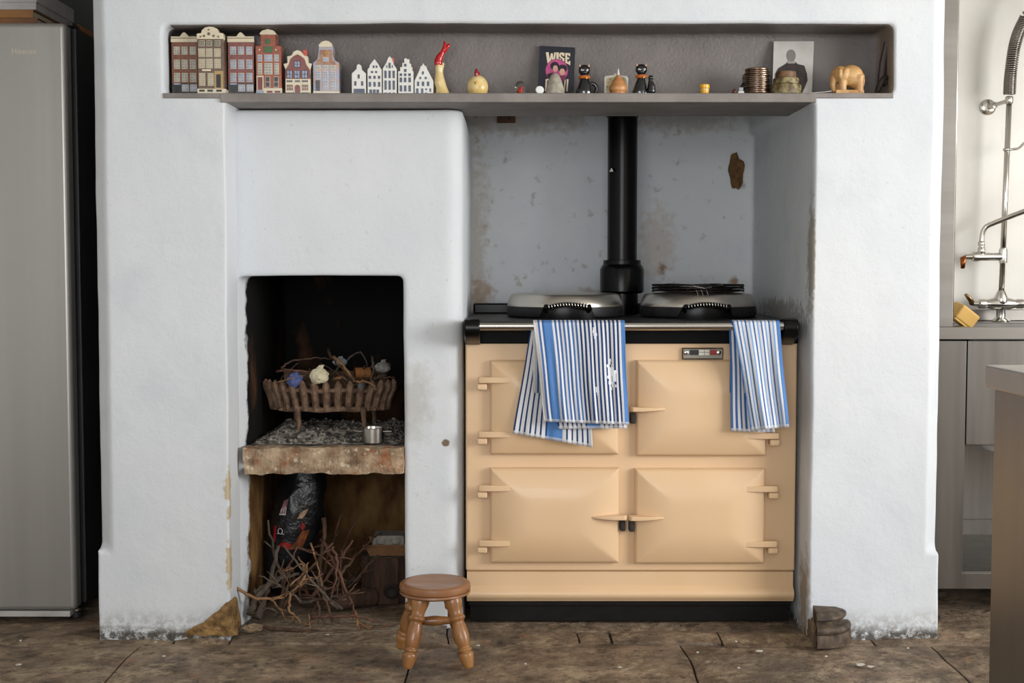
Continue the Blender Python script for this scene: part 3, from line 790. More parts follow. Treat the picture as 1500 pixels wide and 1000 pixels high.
# things on the fridge
FT = fZ1 - .0015
def slab_book(name, label, cat, x0, x1, y0, y1, z0, z1, cover, pages):
    r = thing(name, label, cat, ((x0 + x1) / 2, (y0 + y1) / 2, z0)); O = Vector(r.location)
    def pp(n, m, *b):
        bm = BM(); box(bm, *b); bmesh.ops.translate(bm, vec=-O, verts=bm.verts); return obj(n, bm, m, r, bevel=.001)
    c = .0025
    pp('cover', cover, x0, x1, y0, y1, z0, z0 + c); pp('cover', cover, x0, x1, y0, y1, z1 - c, z1)
    pp('spine', cover, x0, x1, y0 - .002, y0, z0, z1)
    pp('pages', pages, x0, x1 - .005, y0, y1 - .005, z0 + c, z1 - c)
    return r
LEAN = M('tan_leather', '#7a4c20', '#5c3818', 12, .5); PAG = M('paper_edges', '#cfc4b0', '#b5a68c', 60, .9, stretch=(.02, .02, 1))
bx1 = W(52, 20, FYf + .05).x
slab_book('book', 'thin tan book lying at the bottom of the pile on the fridge', 'book', fX0 + .02, bx1 + .002, FYf + .065, .52, FT, FT + .0275, LEAN, PAG)
slab_book('book', 'tan book in the middle of the pile on the fridge', 'book', fX0 + .03, bx1 - .012, FYf + .066, .50, FT + .028, FT + .0525, M('brown_cover', '#96682f', '#744a1e', 12, .5), PAG)
r = thing('storage_box', 'pale grey cardboard box on top of the books on the fridge', 'box', ((fX0 + bx1) / 2, .36, FT + .053)); O = Vector(r.location)
BXG = M('pale_box_card', '#aaa6a6', '#9c9898', 14, .6)
for n, b in (('box_body', (fX0 + .01, bx1 - .004, FYf + .067, .56, FT + .053, FT + .095)), ('box_lid', (fX0 + .005, bx1 - .0005, FYf + .064, .565, FT + .075, FT + .12))):
    bm = BM(); box(bm, *b); bmesh.ops.translate(bm, vec=-O, verts=bm.verts); obj(n, bm, BXG, r, bevel=.002)
a, b = W(108, 35, FYf + .08), W(140, 52, .5)
r = thing('wooden_board', 'orange-brown wooden board lying on the fridge against the box', 'board', (fX1 - .06, .48, FT)); O = Vector(r.location)
bm = BM(); box(bm, fX1 - .105, fX1 + .004, FYf + .115, .76, FT, FT + .018); bmesh.ops.translate(bm, vec=-O, verts=bm.verts); bd = obj('plank', bm, M('board_wood', '#a5692c', '#7e4c1c', 14, .5, 0, .2, 60, stretch=(1, .1, 1)), r, bevel=.004)
bm = BM(); box(bm, fX1 - .10, fX1, FYf + .113, FYf + .115, FT + .003, FT + .015); bmesh.ops.translate(bm, vec=-O, verts=bm.verts); obj('end_grain', bm, LEAN, r)

# ------------------------------------------------------------------ steel table in the right foreground
tc = W(1443, 534, -1.3)
tX0, tZ = tc.x, tc.z
tb = thing('work_table', 'stainless steel work table with solid side panel and thick rim', 'table', (tX0 + .35, -1.95, 0)); TO = Vector(tb.location)
TS = M('table_steel', '#8f8c88', '#827e7a', 5, .36, .9, .06, 200, .001, stretch=(1, 1, .08))
def tpart(name, bm, mat, **kw):
    bmesh.ops.translate(bm, vec=-TO, verts=bm.verts); return obj(name, bm, mat, tb, **kw)
bm = BM(); box(bm, tX0, tX0 + .75, -2.6, -1.3, tZ - .044, tZ); tpart('table_top', bm, M('table_top_steel', '#b5b0aa', '#a8a29b', 6, .4, .8, .06, 200, .001), bevel=.004)
bm = BM(); box(bm, tX0 + .014, tX0 + .034, -2.58, -1.315, .012, tZ - .044); tpart('side_panel', bm, TS, bevel=.002)
bm = BM(); box(bm, tX0 + .716, tX0 + .736, -2.58, -1.315, .012, tZ - .044); tpart('side_panel', bm, TS, bevel=.002)
bm = BM(); box(bm, tX0 + .034, tX0 + .716, -1.335, -1.315, .012, tZ - .044); tpart('back_panel', bm, TS, bevel=.002)
for x in (tX0 + .06, tX0 + .69):
    for y in (-2.52, -1.37):
        bm = BM(); lathe(bm, [(.02, 0.001), (.022, .006), (.012, .01), (.012, .02)], 12, (x, y, 0)); tpart('foot', bm, STEELD, smooth=True)

# ------------------------------------------------------------------ sink unit in the right alcove
SY = .16
def sx(x): return W(x, 600, SY).x
def sz(y): return W(1440, y, SY).z
SX0 = BR + .004; SX1 = SX0 + 1.15; CT = sz(481)
sk = thing('sink_unit', 'stainless steel sink unit with open base standing in the alcove', 'sink', (SX0 + .5, .5, 0)); SO = Vector(sk.location)
def spart(name, bm, mat, parent=None, **kw):
    bmesh.ops.translate(bm, vec=-SO, verts=bm.verts); return obj(name, bm, mat, parent or sk, **kw)
SB = .74
bxl, bxr, byf, byb = SX0 + .16, SX0 + .70, SY + .09, SB - .16
bm = BM()
for b in ((SX0, SX1, SY, byf), (SX0, SX1, byb, SB), (SX0, bxl, byf, byb), (bxr, SX1, byf, byb)): box(bm, *b, CT - .004, CT)
box(bm, SX0, SX1, SY - .004, SY + .004, sz(497), CT + .004)
spart('counter', bm, STEEL, bevel=.0015)
bm = BM()
for b in ((bxl, bxr, byf, byb, CT - .22, CT - .215), (bxl - .003, bxl, byf, byb, CT - .22, CT), (bxr, bxr + .003, byf, byb, CT - .22, CT), (bxl, bxr, byf - .003, byf, CT - .22, CT), (bxl, bxr, byb, byb + .003, CT - .22, CT)): box(bm, *b)
spart('basin', bm, STEELD)
bm = BM(); box(bm, SX0, sx(1415), SY + .004, SY + .04, sz(863), sz(499)); spart('leg_panel', bm, STEELD, bevel=.002)
bm = BM(); box(bm, SX1 - .09, SX1, SY + .004, SY + .04, sz(863), sz(499)); spart('leg_panel', bm, STEELD, bevel=.002)
bm = BM(); box(bm, sx(1417), SX1 - .092, SY + .006, SY + .02, sz(652), sz(499)); spart('apron', bm, STEELD, bevel=.002)
bm = BM(); box(bm, sx(1414), SX1 - .09, SY + .008, SB, sz(842), sz(838)); box(bm, sx(1414), SX1 - .09, SY + .006, SY + .016, sz(863), sz(840)); spart('lower_shelf', bm, STEELD, bevel=.001)
bm = BM(); box(bm, sx(1414), SX1 - .09, SY + .3, SY + .31, sz(790), sz(788)); box(bm, SX0, SX1, SB - .01, SB, sz(860), CT - .01); spart('back_sheet', bm, STEELD)
for x in (SX0 + .04, SX1 - .04):
    for y in (SY + .03, SB - .05):
        bm = BM(); lathe(bm, [(.022, .001), (.022, .01), (.015, .014), (.015, sz(862))], 12, (x, y, 0)); spart('foot', bm, IRON, smooth=True)
# white waste trap
c = Vector((W(1433, 700, .34).x, .34, 0)); zt = CT - .22
bm = BM()
u = [c + Vector((0, 0, zt)), c + Vector((0, 0, zt - .05)), c + Vector((0, 0, zt - .12)), c + Vector((.012, 0, zt - .15)), c + Vector((.04, 0, zt - .165)), c + Vector((.068, 0, zt - .15)), c + Vector((.08, 0, zt - .12)), c + Vector((.08, 0, zt - .06)), c + Vector((.10, .04, zt - .04)), c + Vector((.10, .3, zt - .05))]
tube(bm, bez(u, 5), .019, 14)
for z in (zt - .02, zt - .10): lathe(bm, [(.019, z - .012), (.025, z - .010), (.025, z + .010), (.019, z + .012)], 16, (c.x, c.y, 0))
spart('waste_trap', bm, M('white_plastic', '#b9b9b6', None, rough=.4), smooth='all')
# back upstand and end flange on the wall, splashback
bm = BM(); box(bm, SX0, SX1, SB, SB + .02, CT, CT + .04); spart('upstand', bm, STEEL, bevel=.003)
SPL = M('satin_splashback', '#c6c3bc', '#bab6ae', 2.5, .45, .25)
sp_ = thing('splashback', 'satin metal splashback behind the tap with an angled end trim', 'splashback', (SX0 + .5, SB + .03, CT)); PO = Vector(sp_.location)
bm = BM(); box(bm, SX0, SX1, SB + .0205, SB + .035, CT - .2, 2.3); bmesh.ops.translate(bm, vec=-PO, verts=bm.verts); obj('back_sheet', bm, SPL, sp_)
bm = BM(); box(bm, SX0, SX0 + .004, SY + .01, SB + .02, CT + .0045, 2.3); bmesh.ops.translate(bm, vec=-PO, verts=bm.verts); obj('end_sheet', bm, SPL, sp_)
bm = BM(); box(bm, SX0 + .002, W(1398, 400, SY).x, SY + .006, SY + .012, CT + .0045, 2.3); bmesh.ops.translate(bm, vec=-PO, verts=bm.verts); obj('end_trim', bm, STEEL, sp_, bevel=.001)
bm = BM(); tube(bm, [(W(1398, 400, SY).x, SY + .009, CT + .005), (W(1398, 400, SY).x, SY + .009, 2.3)], .0028, 8); bmesh.ops.translate(bm, vec=-PO, verts=bm.verts); obj('rolled_edge', bm, CHROME, sp_, smooth='all')
# pre-rinse tap
TY = .66
tp = W(1466, 470, TY)
tap = thing('mixer_tap', 'chrome pre-rinse mixer tap with tall riser, lever handles and sprung hose', 'tap', (tp.x, TY, CT)); KO = Vector(tap.location)
def kz(y): return W(1466, y, TY).z - CT
def kx(x): return W(x, 400, TY).x - tp.x
def kpart(name, bm, mat, parent=None, **kw): return obj(name, bm, mat, parent or tap, **kw)
bm = BM(); lathe(bm, [(.030, 0), (.031, .004), (.024, .010), (.016, .016), (.0155, .040), (.019, .055), (.024, .066), (.022, .085), (.016, .10), (.012, .108), (.012, kz(428)), (0, kz(428))], 24); body = kpart('tap_body', bm, CHROME, smooth=True)
for s in (-1, 1):
    bm = BM(); L = abs(kx(1425))
    along(Vector((0, 0, .062)), Vector((s * L, 0, .062)), [(0, .022), (.25, .021), (.5, .014), (.55, .0165), (.75, .0165), (.8, .009), (1, .007)], bm, 16); kpart('valve_arm', bm, CHROME, body, smooth=True)
    bm = BM(); tube(bm, [(s * L, 0, .060), (s * (L + .006), -.008, .072), (s * (L + .03 if s < 0 else L + .003), -.02, .095 if s < 0 else .12)], [.009, .010, .006], 10, squash=.6); kpart('lever_handle', bm, CHROME if s > 0 else M('aged_brass', '#a08560', '#8a6a44', 20, .3, 1.0), body, smooth='all')
bm = BM(); tube(bm, [(0, 0, kz(430)), (kx(1473), 0, kz(150))], .0095, 14); kpart('riser_pipe', bm, CHROME, smooth='all')
zz = kz(376); xr = kx(1469)
bm = BM(); along(Vector((xr, 0, zz - .022)), Vector((xr, 0, zz + .028)), [(0, .013), (.2, .0145), (.8, .0145), (1, .013)], bm, 16)
along(Vector((xr, 0, zz)), Vector((kx(1413), 0, zz)), [(0, .013), (.6, .014), (.7, .017), (.8, .016), (.82, .010), (1, .008)], bm, 16); fv = kpart('swing_valve', bm, CHROME, smooth=True)
bm = BM(); tube(bm, [(kx(1413), 0, zz), (kx(1409), -.01, zz - .004), (kx(1408), -.014, zz - .04)], [.008, .011, .007], 10, squash=.6); kpart('lever_handle', bm, M('copper_lever', '#a5623a', '#8a4c2a', 20, .3, 1.0), fv, smooth='all')
bm = BM(); tube(bm, bez([(kx(1437), 0, zz + .01), (kx(1437), 0, zz + .055), (kx(1440), -.005, zz + .095), (kx(1452), -.02, zz + .115), (kx(1500), -.09, zz + .165), (kx(1540), -.14, zz + .19)], 6), .0085, 12); lathe(bm, [(.009, .008), (.013, .012), (.013, .03), (.009, .034), (.012, .04), (.012, .05), (.009, .054)], 14, (kx(1437), 0, zz)); kpart('swing_spout', bm, CHROME, fv, smooth='all')
# wall bracket
p = W(1447, 157, SB + .02); q = Vector((kx(1473), 0, kz(147))); wp = Vector((p.x, SB + .02 - .0005, p.z)) - KO
bm = BM(); lathe(bm, [(.027, 0), (.027, .004), (.020, .008), (.010, .010), (0, .010)], 24, mtx=Matrix.Translation(wp) @ Matrix.Rotation(PI / 2, 4, 'X')); br_ = kpart('wall_plate', bm, CHROME, smooth=True)
bm = BM(); tube(bm, [wp, wp + (q - wp) * .35, wp + (q - wp) * .36, q], [.011, .011, .007, .007], 12); lathe(bm, [(.011, -.012), (.0135, -.008), (.0135, .010), (.011, .014)], 14, q); kpart('bracket_arm', bm, CHROME, br_, smooth=True)
# spring guard and hose
path = bez([(kx(1473), 0, kz(138)), (kx(1474), 0, kz(110)), (kx(1477), -.01, kz(70)), (kx(1485), -.02, kz(40)), (kx(1500), -.05, kz(8)), (kx(1530), -.10, kz(-20)), (kx(1565), -.16, kz(0)), (kx(1580), -.20, kz(50))], 14)
bm = BM(); tube(bm, path, .009, 10); hose = kpart('hose', bm, M('hose_grey', '#3a3733', None, rough=.5, metal=.5), smooth='all')
def coil(path, turns, R, r, bm, n=9):
    L = len(path) - 1; N = turns * n; pts = []
    for i in range(N + 1):
        f = i / N * L; k = min(int(f), L - 1); p = path[k].lerp(path[k + 1], f - k); t = (path[k + 1] - path[k]).normalized()
        a = t.cross(Vector((0, 1, 0))).normalized(); b = t.cross(a); w = 2 * PI * i / n
        pts.append(p + (a * math.cos(w) + b * math.sin(w)) * R)
    tube(bm, pts, r, 5)
bm = BM(); coil(path[:48], 44, .0185, .0034, bm); kpart('spring_guard', bm, M('spring_steel', '#96918a', '#837e77', 20, .25, 1.0), smooth='all')
bm = BM(); coil(path[46:], 16, .0165, .0028, bm); kpart('spring_tail', bm, MATS['spring_steel'], smooth='all')
z2 = kz(219)
bm = BM(); tube(bm, bez([(kx(1466), -.004, z2), (kx(1478), -.014, z2), (kx(1486), -.016, z2 + .004), (kx(1494), -.02, z2 + .022), (kx(1505), -.03, z2 + .03)], 4), .004, 8); lathe(bm, [(.0115, -.005), (.013, -.003), (.013, .003), (.0115, .005)], 12, (kx(1471), 0, z2)); kpart('spray_hook', bm, CHROME, smooth='all')
# pale wooden block leaning in the sink corner
p = W(1411, 462, .36)
wb = thing('wooden_block', 'pale yellow wooden block tilted against the sink end panel', 'block', (p.x, .36, CT + .034))
wb.rotation_euler = (.25, math.radians(33), .35)
bm = BM(); box(bm, -.038, .038, -.03, .03, -.0245, .0245); obj('block', bm, M('pale_beech', '#d9b26a', '#c39a50', 10, .55, 0, .15, 50, stretch=(.3, 1, 1)), wb, bevel=.006, bseg=3)
bm = BM(); box(bm, -.036, .036, -.028, .028, -.030, -.0235); obj('base_board', bm, MATS['pale_beech'], wb, bevel=.002)
# ------------------------------------------------------------------ helpers for the small things
def fuse(builders, voxel=.002, it=4):
    """several closed shapes melted into one smooth skin"""
    bm = BM()
    for f in builders: f(bm)
    bmesh.ops.recalc_face_normals(bm, faces=bm.faces)
    o = obj('fuse_tmp', bm, None)
    md = o.modifiers.new('r', 'REMESH'); md.mode = 'VOXEL'; md.voxel_size = voxel
    md = o.modifiers.new('s', 'SMOOTH'); md.factor = .5; md.iterations = it
    me = evald(o); bpy.data.objects.remove(o, do_unlink=True)
    return me
def ell(c, r, rot=(0, 0, 0)):
    def f(bm):
        m = Matrix.Rotation(rot[2], 4, 'Z') @ Matrix.Rotation(rot[1], 4, 'Y') @ Matrix.Rotation(rot[0], 4, 'X')
        blob(bm, c, r, 3, 0, 1, 0, m)
    return f
def cone(pts, rs, seg=14):
    return lambda bm: tube(bm, pts, rs, seg)
SHELF = NB + .0032
class Shelf:
    """a thing standing on the niche shelf; pixel outline -> local metres at depth Y"""
    def __init__(s, name, label, cat, xc, Y, group=None):
        s.Y = Y; p = W(xc, 138, Y); s.o = Vector((p.x, Y, SHELF))
        s.r = thing(name, label, cat, s.o, 0, group)
    def x(s, px): return W(px, 100, s.Y).x - s.o.x
    def z(s, py): return max(0.0, W(750, py, s.Y).z - s.o.z)
    def p(s, px, py, dy=0.0): return Vector((s.x(px), dy, s.z(py)))
    def add(s, name, bm, mat, parent=None, **kw): return obj(name, bm, mat, parent or s.r, **kw)
PX = .00203

# ------------------------------------------------------------------ row of painted house ornaments
GLZ = dict(rough=.22, coat=.4)
CRM = M('glaze_cream', '#d8cdb4', '#c8bb9f', 20, **GLZ)
WPANE = M('glaze_pane_grey', '#a5a89f', '#7d817d', 60, **GLZ); BPANE = M('glaze_pane_blue', '#9aa4b8', '#727d98', 60, **GLZ); DKG = M('glaze_dark', '#2b2a2c', '#1c1b1d', 30, **GLZ)
BRICK1 = M('glaze_brick', '#7d4a34', '#683a26', 90, **GLZ); BRICK2 = M('glaze_rose_brick', '#84483f', '#6d3a35', 90, **GLZ)
BRICK3 = M('glaze_orange_brick', '#98492b', '#7e3a20', 90, **GLZ); BRICK4 = M('glaze_dark_red', '#7a2c1e', '#641f17', 90, **GLZ)
PALEP = M('glaze_pale_pane', '#ab9f88', '#988c76', 40, **GLZ); BROWN = M('glaze_brown', '#6a5546', '#574437', 60, **GLZ); BLUEG = M('glaze_blue_grey', '#8d9bb8', '#b08b70', 30, **GLZ); GREENP = M('glaze_green', '#2f5a24', '#274a1f', 50, **GLZ)
def plate(s, name, x0, x1, y0, y1, dy, mat, parent=None, th=.0022):
    bm = BM(); box(bm, s.x(x0), s.x(x1), dy - th, dy + .001, s.z(y1), s.z(y0)); return s.add(name, bm, mat, parent)
def window(s, x0, x1, y0, y1, frame, pane, nx=2, ny=2, bar=.6, off=0.0):
    w = plate(s, 'window', x0, x1, y0, y1, -off, frame, None, .0012)
    bm = BM(); dx, dy = (x1 - x0 - bar) / nx, (y1 - y0 - bar) / ny
    for i in range(nx):
        for j in range(ny):
            box(bm, s.x(x0 + bar + i * dx), s.x(x0 + (i + 1) * dx), -.0018 - off, -off, s.z(y0 + (j + 1) * dy), s.z(y0 + bar + j * dy))
    s.add('pane', bm, pane, w); return w
def house(name, label, pts, Y, depth, mat, group):
    xs = [p[0] for p in pts]
    s = Shelf(name, label, 'ornament', (min(xs) + max(xs)) / 2, Y, group)
    q = [(s.x(x), s.z(y)) for x, y in pts]
    bm = BM(); prism(bm, q, 0, depth); bmesh.ops.recalc_face_normals(bm, faces=bm.faces); s.add('body', bm, mat, bevel=.0012)
    return s
G1 = 'painted canal house ornaments'
def canal13(x, label, brick, pane):
    s = house('house_ornament', label, [(x, 142), (x + 38, 142), (x + 38, 54), (x + 26, 54), (x + 22, 49), (x + 19, 47.5), (x + 16, 49), (x + 13, 54), (x, 54)], .05, .045, brick, G1)
    bm = BM(); prism(bm, [(s.x(a), s.z(b)) for a, b in ((x - .5, 62), (x + 38.5, 62), (x + 38.5, 56.6), (x - .5, 56.6))], -.004, .01); s.add('cornice', bm, CRM, bevel=.001)
    bm = BM(); prism(bm, [(s.x(a), s.z(b)) for a, b in ((x - .5, 55.8), (x + 38.5, 55.8), (x + 38.5, 53.5), (x + 26, 53.5), (x + 22, 49), (x + 19, 47), (x + 16, 49), (x + 13, 53.5), (x - .5, 53.5))], -.003, .01); s.add('gable', bm, CRM, bevel=.001)
    for r0, r1 in ((68.5, 80), (87.5, 101), (107, 120)):
        for c in (3.5, 15, 27): window(s, x + c, x + c + 8.6, r0, r1, CRM, pane, 2, 3)
    plate(s, 'shopfront', x + .3, x + 37.8, 122, 142, 0, DKG, None, .002)
    window(s, x + 15, x + 25, 124, 134, CRM, BPANE, 3, 2, off=.002); window(s, x + 27, x + 37, 124, 134, CRM, BPANE, 3, 2, off=.002)
    d = plate(s, 'door', x + 5, x + 12, 125, 141, -.002, M('glaze_black_door', '#161517', None, **GLZ), None, .001)
    plate(s, 'sign_board', x + 3, x + 13, 122, 124.3, -.002, BPANE, None, .001)
    return s
canal13(251.5, 'brown brick canal house ornament with pale windows and plain cornice', BRICK1, WPANE)
canal13(334, 'rose brick canal house ornament with bluish windows and plain cornice', BRICK2, BPANE)
# brown house with the scrolled stone gable
o2 = [(290, 142), (330, 142), (330, 136), (328.5, 134), (327.5, 49), (321, 48.5), (319, 43), (313, 40), (307, 39.5), (301, 41), (297, 45), (296, 49), (289.5, 50), (289.5, 60)]
s = house('house_ornament', 'tall brown canal house ornament with scrolled stone gable', o2, .014, .055, BROWN, G1)
bm = BM(); prism(bm, [(s.x(a), s.z(b)) for a, b in ((289, 57.5), (328, 57.5), (328, 49), (321.5, 48), (319.5, 42.5), (313, 39.5), (307, 39), (301, 40.5), (296.5, 44.5), (295.5, 48.5), (289, 49.5))], -.0035, .02); gb = s.add('gable', bm, CRM, bevel=.0012)
for i, (a, b, r) in enumerate(((307, 50, 2.2), (300, 53, 1.8), (314, 53, 1.8), (295, 54, 1.3), (321, 54, 1.3), (307, 44, 1.2))):
    bm = BM(); lathe(bm, [(r * PX, 0), (r * PX, .0012), (r * PX * .5, .0014)], 12, mtx=Matrix.Translation(s.p(a, b, -.0035)) @ Matrix.Rotation(PI / 2, 4, 'X')); s.add('scroll', bm, BROWN, gb)
for c in (292, 303, 315):
    window(s, c, c + 8, 59.5, 67.5, CRM, DKG, 3, 3)
    window(s, c - 1, c + 8.5, 71, 83.5, CRM, PALEP, 3, 5); window(s, c - 1, c + 8.5, 86, 100, CRM, PALEP, 3, 5)
for c in (291.5, 304): window(s, c, c + 9, 107, 125.5, CRM, PALEP, 3, 6)
plate(s, 'door_surround', 314, 327, 104, 130, 0, M('glaze_ochre', '#a98c58', None, **GLZ), None, .002); plate(s, 'door', 317, 323.5, 109, 128.5, -.002, DKG, None, .001)
plate(s, 'name_board', 296, 309, 101.5, 104, 0, CRM, None, .001)
bm = BM(); box(bm, s.x(289), s.x(330.5), -.004, .05, 0, s.z(130)); s.add('base', bm, CRM, bevel=.001)
for a in (292, 304, 317): plate(s, 'cellar_window', a, a + 8, 131.5, 134.5, -.004, DKG, None, .001)
# orange brick house with round top
o4 = [(375, 142), (412.5, 142), (412, 67), (404, 66.5), (404, 52), (405, 49), (401, 45.5), (393, 43), (385, 45.5), (381, 49), (382, 52), (382, 66.5), (374.5, 67.5)]
s = house('house_ornament', 'orange brick canal house ornament with narrow round-topped gable', o4, .046, .05, BRICK3, G1)
bm = BM(); prism(bm, [(s.x(a), s.z(b)) for a, b in ((382.5, 51), (403.5, 51), (405.5, 49.5), (401.5, 45), (393, 42.5), (384.5, 45), (380.5, 49.5))], -.004, .02); s.add('gable_cap', bm, CRM, bevel=.0012)
plate(s, 'shutter', 387.5, 399.5, 68, 77, 0, GREENP); plate(s, 'shutter', 389, 396.5, 57, 64.5, 0, GREENP)
for x0, x1 in ((377.5, 384), (387.5, 399), (402, 408.5)):
    window(s, x0, x1, 80, 90, CRM, BPANE, 2, 2); window(s, x0, x1, 92.5, 109, CRM, WPANE, 2, 4)
for x0 in (388.5, 401): window(s, x0, x0 + 7, 112, 128, CRM, DKG, 1, 2)
bm = BM(); lathe(bm, [(1.2 * PX, 0), (1.2 * PX, .001)], 10, mtx=Matrix.Translation(s.p(380.5, 73, 0)) @ Matrix.Rotation(PI / 2, 4, 'X')); s.add('oval_window', bm, CRM)
bm = BM(); lathe(bm, [(1.2 * PX, 0), (1.2 * PX, .001)], 10, mtx=Matrix.Translation(s.p(404.5, 73, 0)) @ Matrix.Rotation(PI / 2, 4, 'X')); s.add('oval_window', bm, CRM)
d = plate(s, 'door_surround', 376, 386, 111, 136, 0, CRM); plate(s, 'door', 377.5, 384.5, 113, 132, -.002, BRICK4, None, .001)
bm = BM(); box(bm, s.x(386), s.x(412.8), -.003, .04, 0, s.z(129)); s.add('base', bm, CRM, bevel=.001)
bm = BM(); box(bm, s.x(375), s.x(386), -.006, .01, 0, s.z(133)); s.add('steps', bm, BPANE, bevel=.001)
for a in (391, 402.5): plate(s, 'cellar_window', a, a + 8, 133, 136, -.003, BRICK4, None, .001)
# small dark red house with bell gable
o5 = [(417.5, 142), (455, 142), (454.5, 102), (457, 93), (452, 92), (451, 82.5), (445.5, 81), (441, 75), (435.5, 73), (430, 75.5), (427, 81), (420.5, 82.5), (421, 92), (415, 93.5), (418, 102)]
s = house('house_ornament', 'small dark red canal house ornament with curly bell gable and arched door', o5, .046, .045, CRM, G1)
bm = BM(); prism(bm, [(s.x(a), s.z(b)) for a, b in ((417.6, 115.5), (454.8, 115.5), (454, 102), (449, 95), (446, 86), (441, 82), (436, 79.5), (431, 82), (426, 86), (423, 95), (418.3, 102))], -.0012, .002); s.add('brick_front', bm, BRICK4)
window(s, 431, 440, 89.5, 99, CRM, BPANE, 2, 2)
for x0 in (420, 431, 442): window(s, x0, x0 + 8.5, 103, 115, CRM, BPANE, 2, 2)
for x0, x1 in ((419.5, 429), (432, 440), (442, 451.5)): window(s, x0, x1, 117, 121, CRM, DKG, 3, 1)
for x0 in (419.5, 442): window(s, x0, x0 + 10, 123.5, 133, CRM, M('glaze_shop', '#8a5a3a', '#4a3a34', 80, **GLZ), 3, 2); plate(s, 'stall_riser', x0 - 1, x0 + 11, 135.5, 142, 0, DKG)
bm = BM(); prism(bm, [(s.x(a), s.z(b)) for a, b in ((432, 142), (439.5, 142), (439.5, 127), (438, 124.8), (435.8, 124), (433.5, 124.8), (432, 127))], -.0025, 0); s.add('door', bm, BRICK4)
bm = BM(); box(bm, s.x(442), s.x(449), .02, .035, s.z(84), s.z(71)); s.add('chimney', bm, M('glaze_orange', '#b8401c', None, **GLZ), bevel=.001)
# blue-grey house with tall neck gable
o6 = [(458.5, 142), (497, 142), (496.5, 91.5), (490, 88), (487.5, 80), (488, 69), (486, 64), (481.5, 60.8), (477.5, 60), (472, 61.5), (467.5, 66), (467, 70), (466, 80), (465, 86.5), (458.5, 92)]
s = house('house_ornament', 'blue grey canal house ornament with rounded neck gable', o6, .046, .045, BLUEG, G1)
bm = BM(); prism(bm, [(s.x(a), s.z(b)) for a, b in ((467.5, 69), (487.5, 69), (486.3, 63.5), (481.6, 60.3), (477.5, 59.5), (471.8, 61), (467, 65.7))], -.003, .02); s.add('gable_cap', bm, CRM, bevel=.001)
bm = BM(); prism(bm, [(s.x(a), s.z(b)) for a, b in ((462, 95), (493, 95), (490, 90), (487, 86), (486.5, 73), (469, 73), (468, 86), (464, 90))], -.001, .002); s.add('brick_front', bm, M('glaze_tan_brick', '#a57a58', '#7d4e38', 60, **GLZ))
bm = BM(); lathe(bm, [(3 * PX, 0), (3 * PX, .001), (2 * PX, .0016), (0, .0016)], 14, mtx=Matrix.Translation(s.p(477, 78, -.001)) @ Matrix.Rotation(PI / 2, 4, 'X')); s.add('clock', bm, M('glaze_clock', '#c08a30', '#4a3020', 90, **GLZ))
window(s, 473, 481.5, 84, 90, CRM, BPANE, 2, 1)
for x0 in (462, 473, 484): window(s, x0, x0 + 7.5, 96, 101.5, CRM, WPANE, 2, 1); window(s, x0, x0 + 7.5, 104, 115.5, CRM, BPANE, 2, 3)
for x0 in (473, 484): window(s, x0, x0 + 7.5, 117.5, 131, CRM, BPANE, 2, 3)
plate(s, 'door', 462.5, 468.5, 117.5, 133, 0, DKG)
bm = BM(); box(bm, s.x(458.3), s.x(497.3), -.003, .04, 0, s.z(133.5)); s.add('base', bm, CRM, bevel=.001)

# ------------------------------------------------------------------ white and blue miniature houses
WHG = M('glaze_white', '#d6d5cf', '#cac8c0', 25, **GLZ); NVG = M('glaze_navy', '#1d2b4a', '#16203a', 40, **GLZ)
G2 = 'white miniature canal houses'
def mini(label, pts, wins, extra=None):
    s = house('miniature_house', label, pts, .045, .028, WHG, G2)
    for x0, x1, y0, y1 in wins: plate(s, 'window', x0, x1, y0, y1, 0, NVG, None, .0012)
    return s
mini('white miniature house with low neck gable and broad dark shopfront', [(515, 142), (536, 142), (536, 107.5), (530, 102), (529, 96), (526, 93.5), (522.5, 95), (522, 101), (515, 107.5)],
     [(524, 527, 109, 115), (519, 522, 119, 125.5), (529, 532, 119, 125.5), (518, 534, 130, 142)])
mini('white miniature house with pointed gable and small square windows', [(538, 142), (559, 142), (559, 101.5), (556, 98), (555, 95), (548.5, 86), (541.5, 95), (541, 98), (538, 102)],
     [(546, 548.6, 96, 99.5), (550.5, 553, 96, 99.5), (543.5, 546.5, 104, 107), (549.5, 552.5, 104, 107)] + [(x, x + 3.2, y, y + h) for x in (540.3, 547, 553.7) for y, h in ((111, 4.5), (120, 7))] + [(x, x + 3.8, 131, 137.5) for x in (541, 546.2, 551.4)])
s = mini('white miniature house with spout gable and three tall window columns', [(560.5, 142), (581, 142), (581, 100.5), (577, 95), (574, 86), (571, 82), (568.5, 84.5), (565, 93), (560.5, 100)],
     [(569.3, 572.3, 92, 100), (566, 567.3, 95.5, 99.5), (574.3, 575.6, 95.5, 99.5)] + [(x, x + 3.2, y, y + h) for x in (563.2, 569.2, 575.2) for y, h in ((103.5, 11), (118, 13.5), (135.5, 5))])
bm = BM(); box(bm, s.x(573.5), s.x(577), .008, .018, s.z(92), s.z(84.5)); s.add('chimney', bm, MATS['glaze_orange'])
mini('white miniature house with stepped gable', [(583, 142), (605.5, 142), (605.5, 104), (604, 104), (604, 98), (602, 98), (602, 93), (599.5, 93), (599.5, 86.5), (596.5, 86.5), (594, 84.5), (592, 86), (592, 92), (589, 92), (589, 98), (586, 98), (586, 104), (583, 104)],
     [(592, 595.5, 93.5, 97.5), (592, 595.5, 101, 105.5)] + [(x, x + 3.5, y, y + h) for x in (585.5, 591.8, 598.3) for y, h in ((107.5, 4), (113.5, 7), (125, 9))])
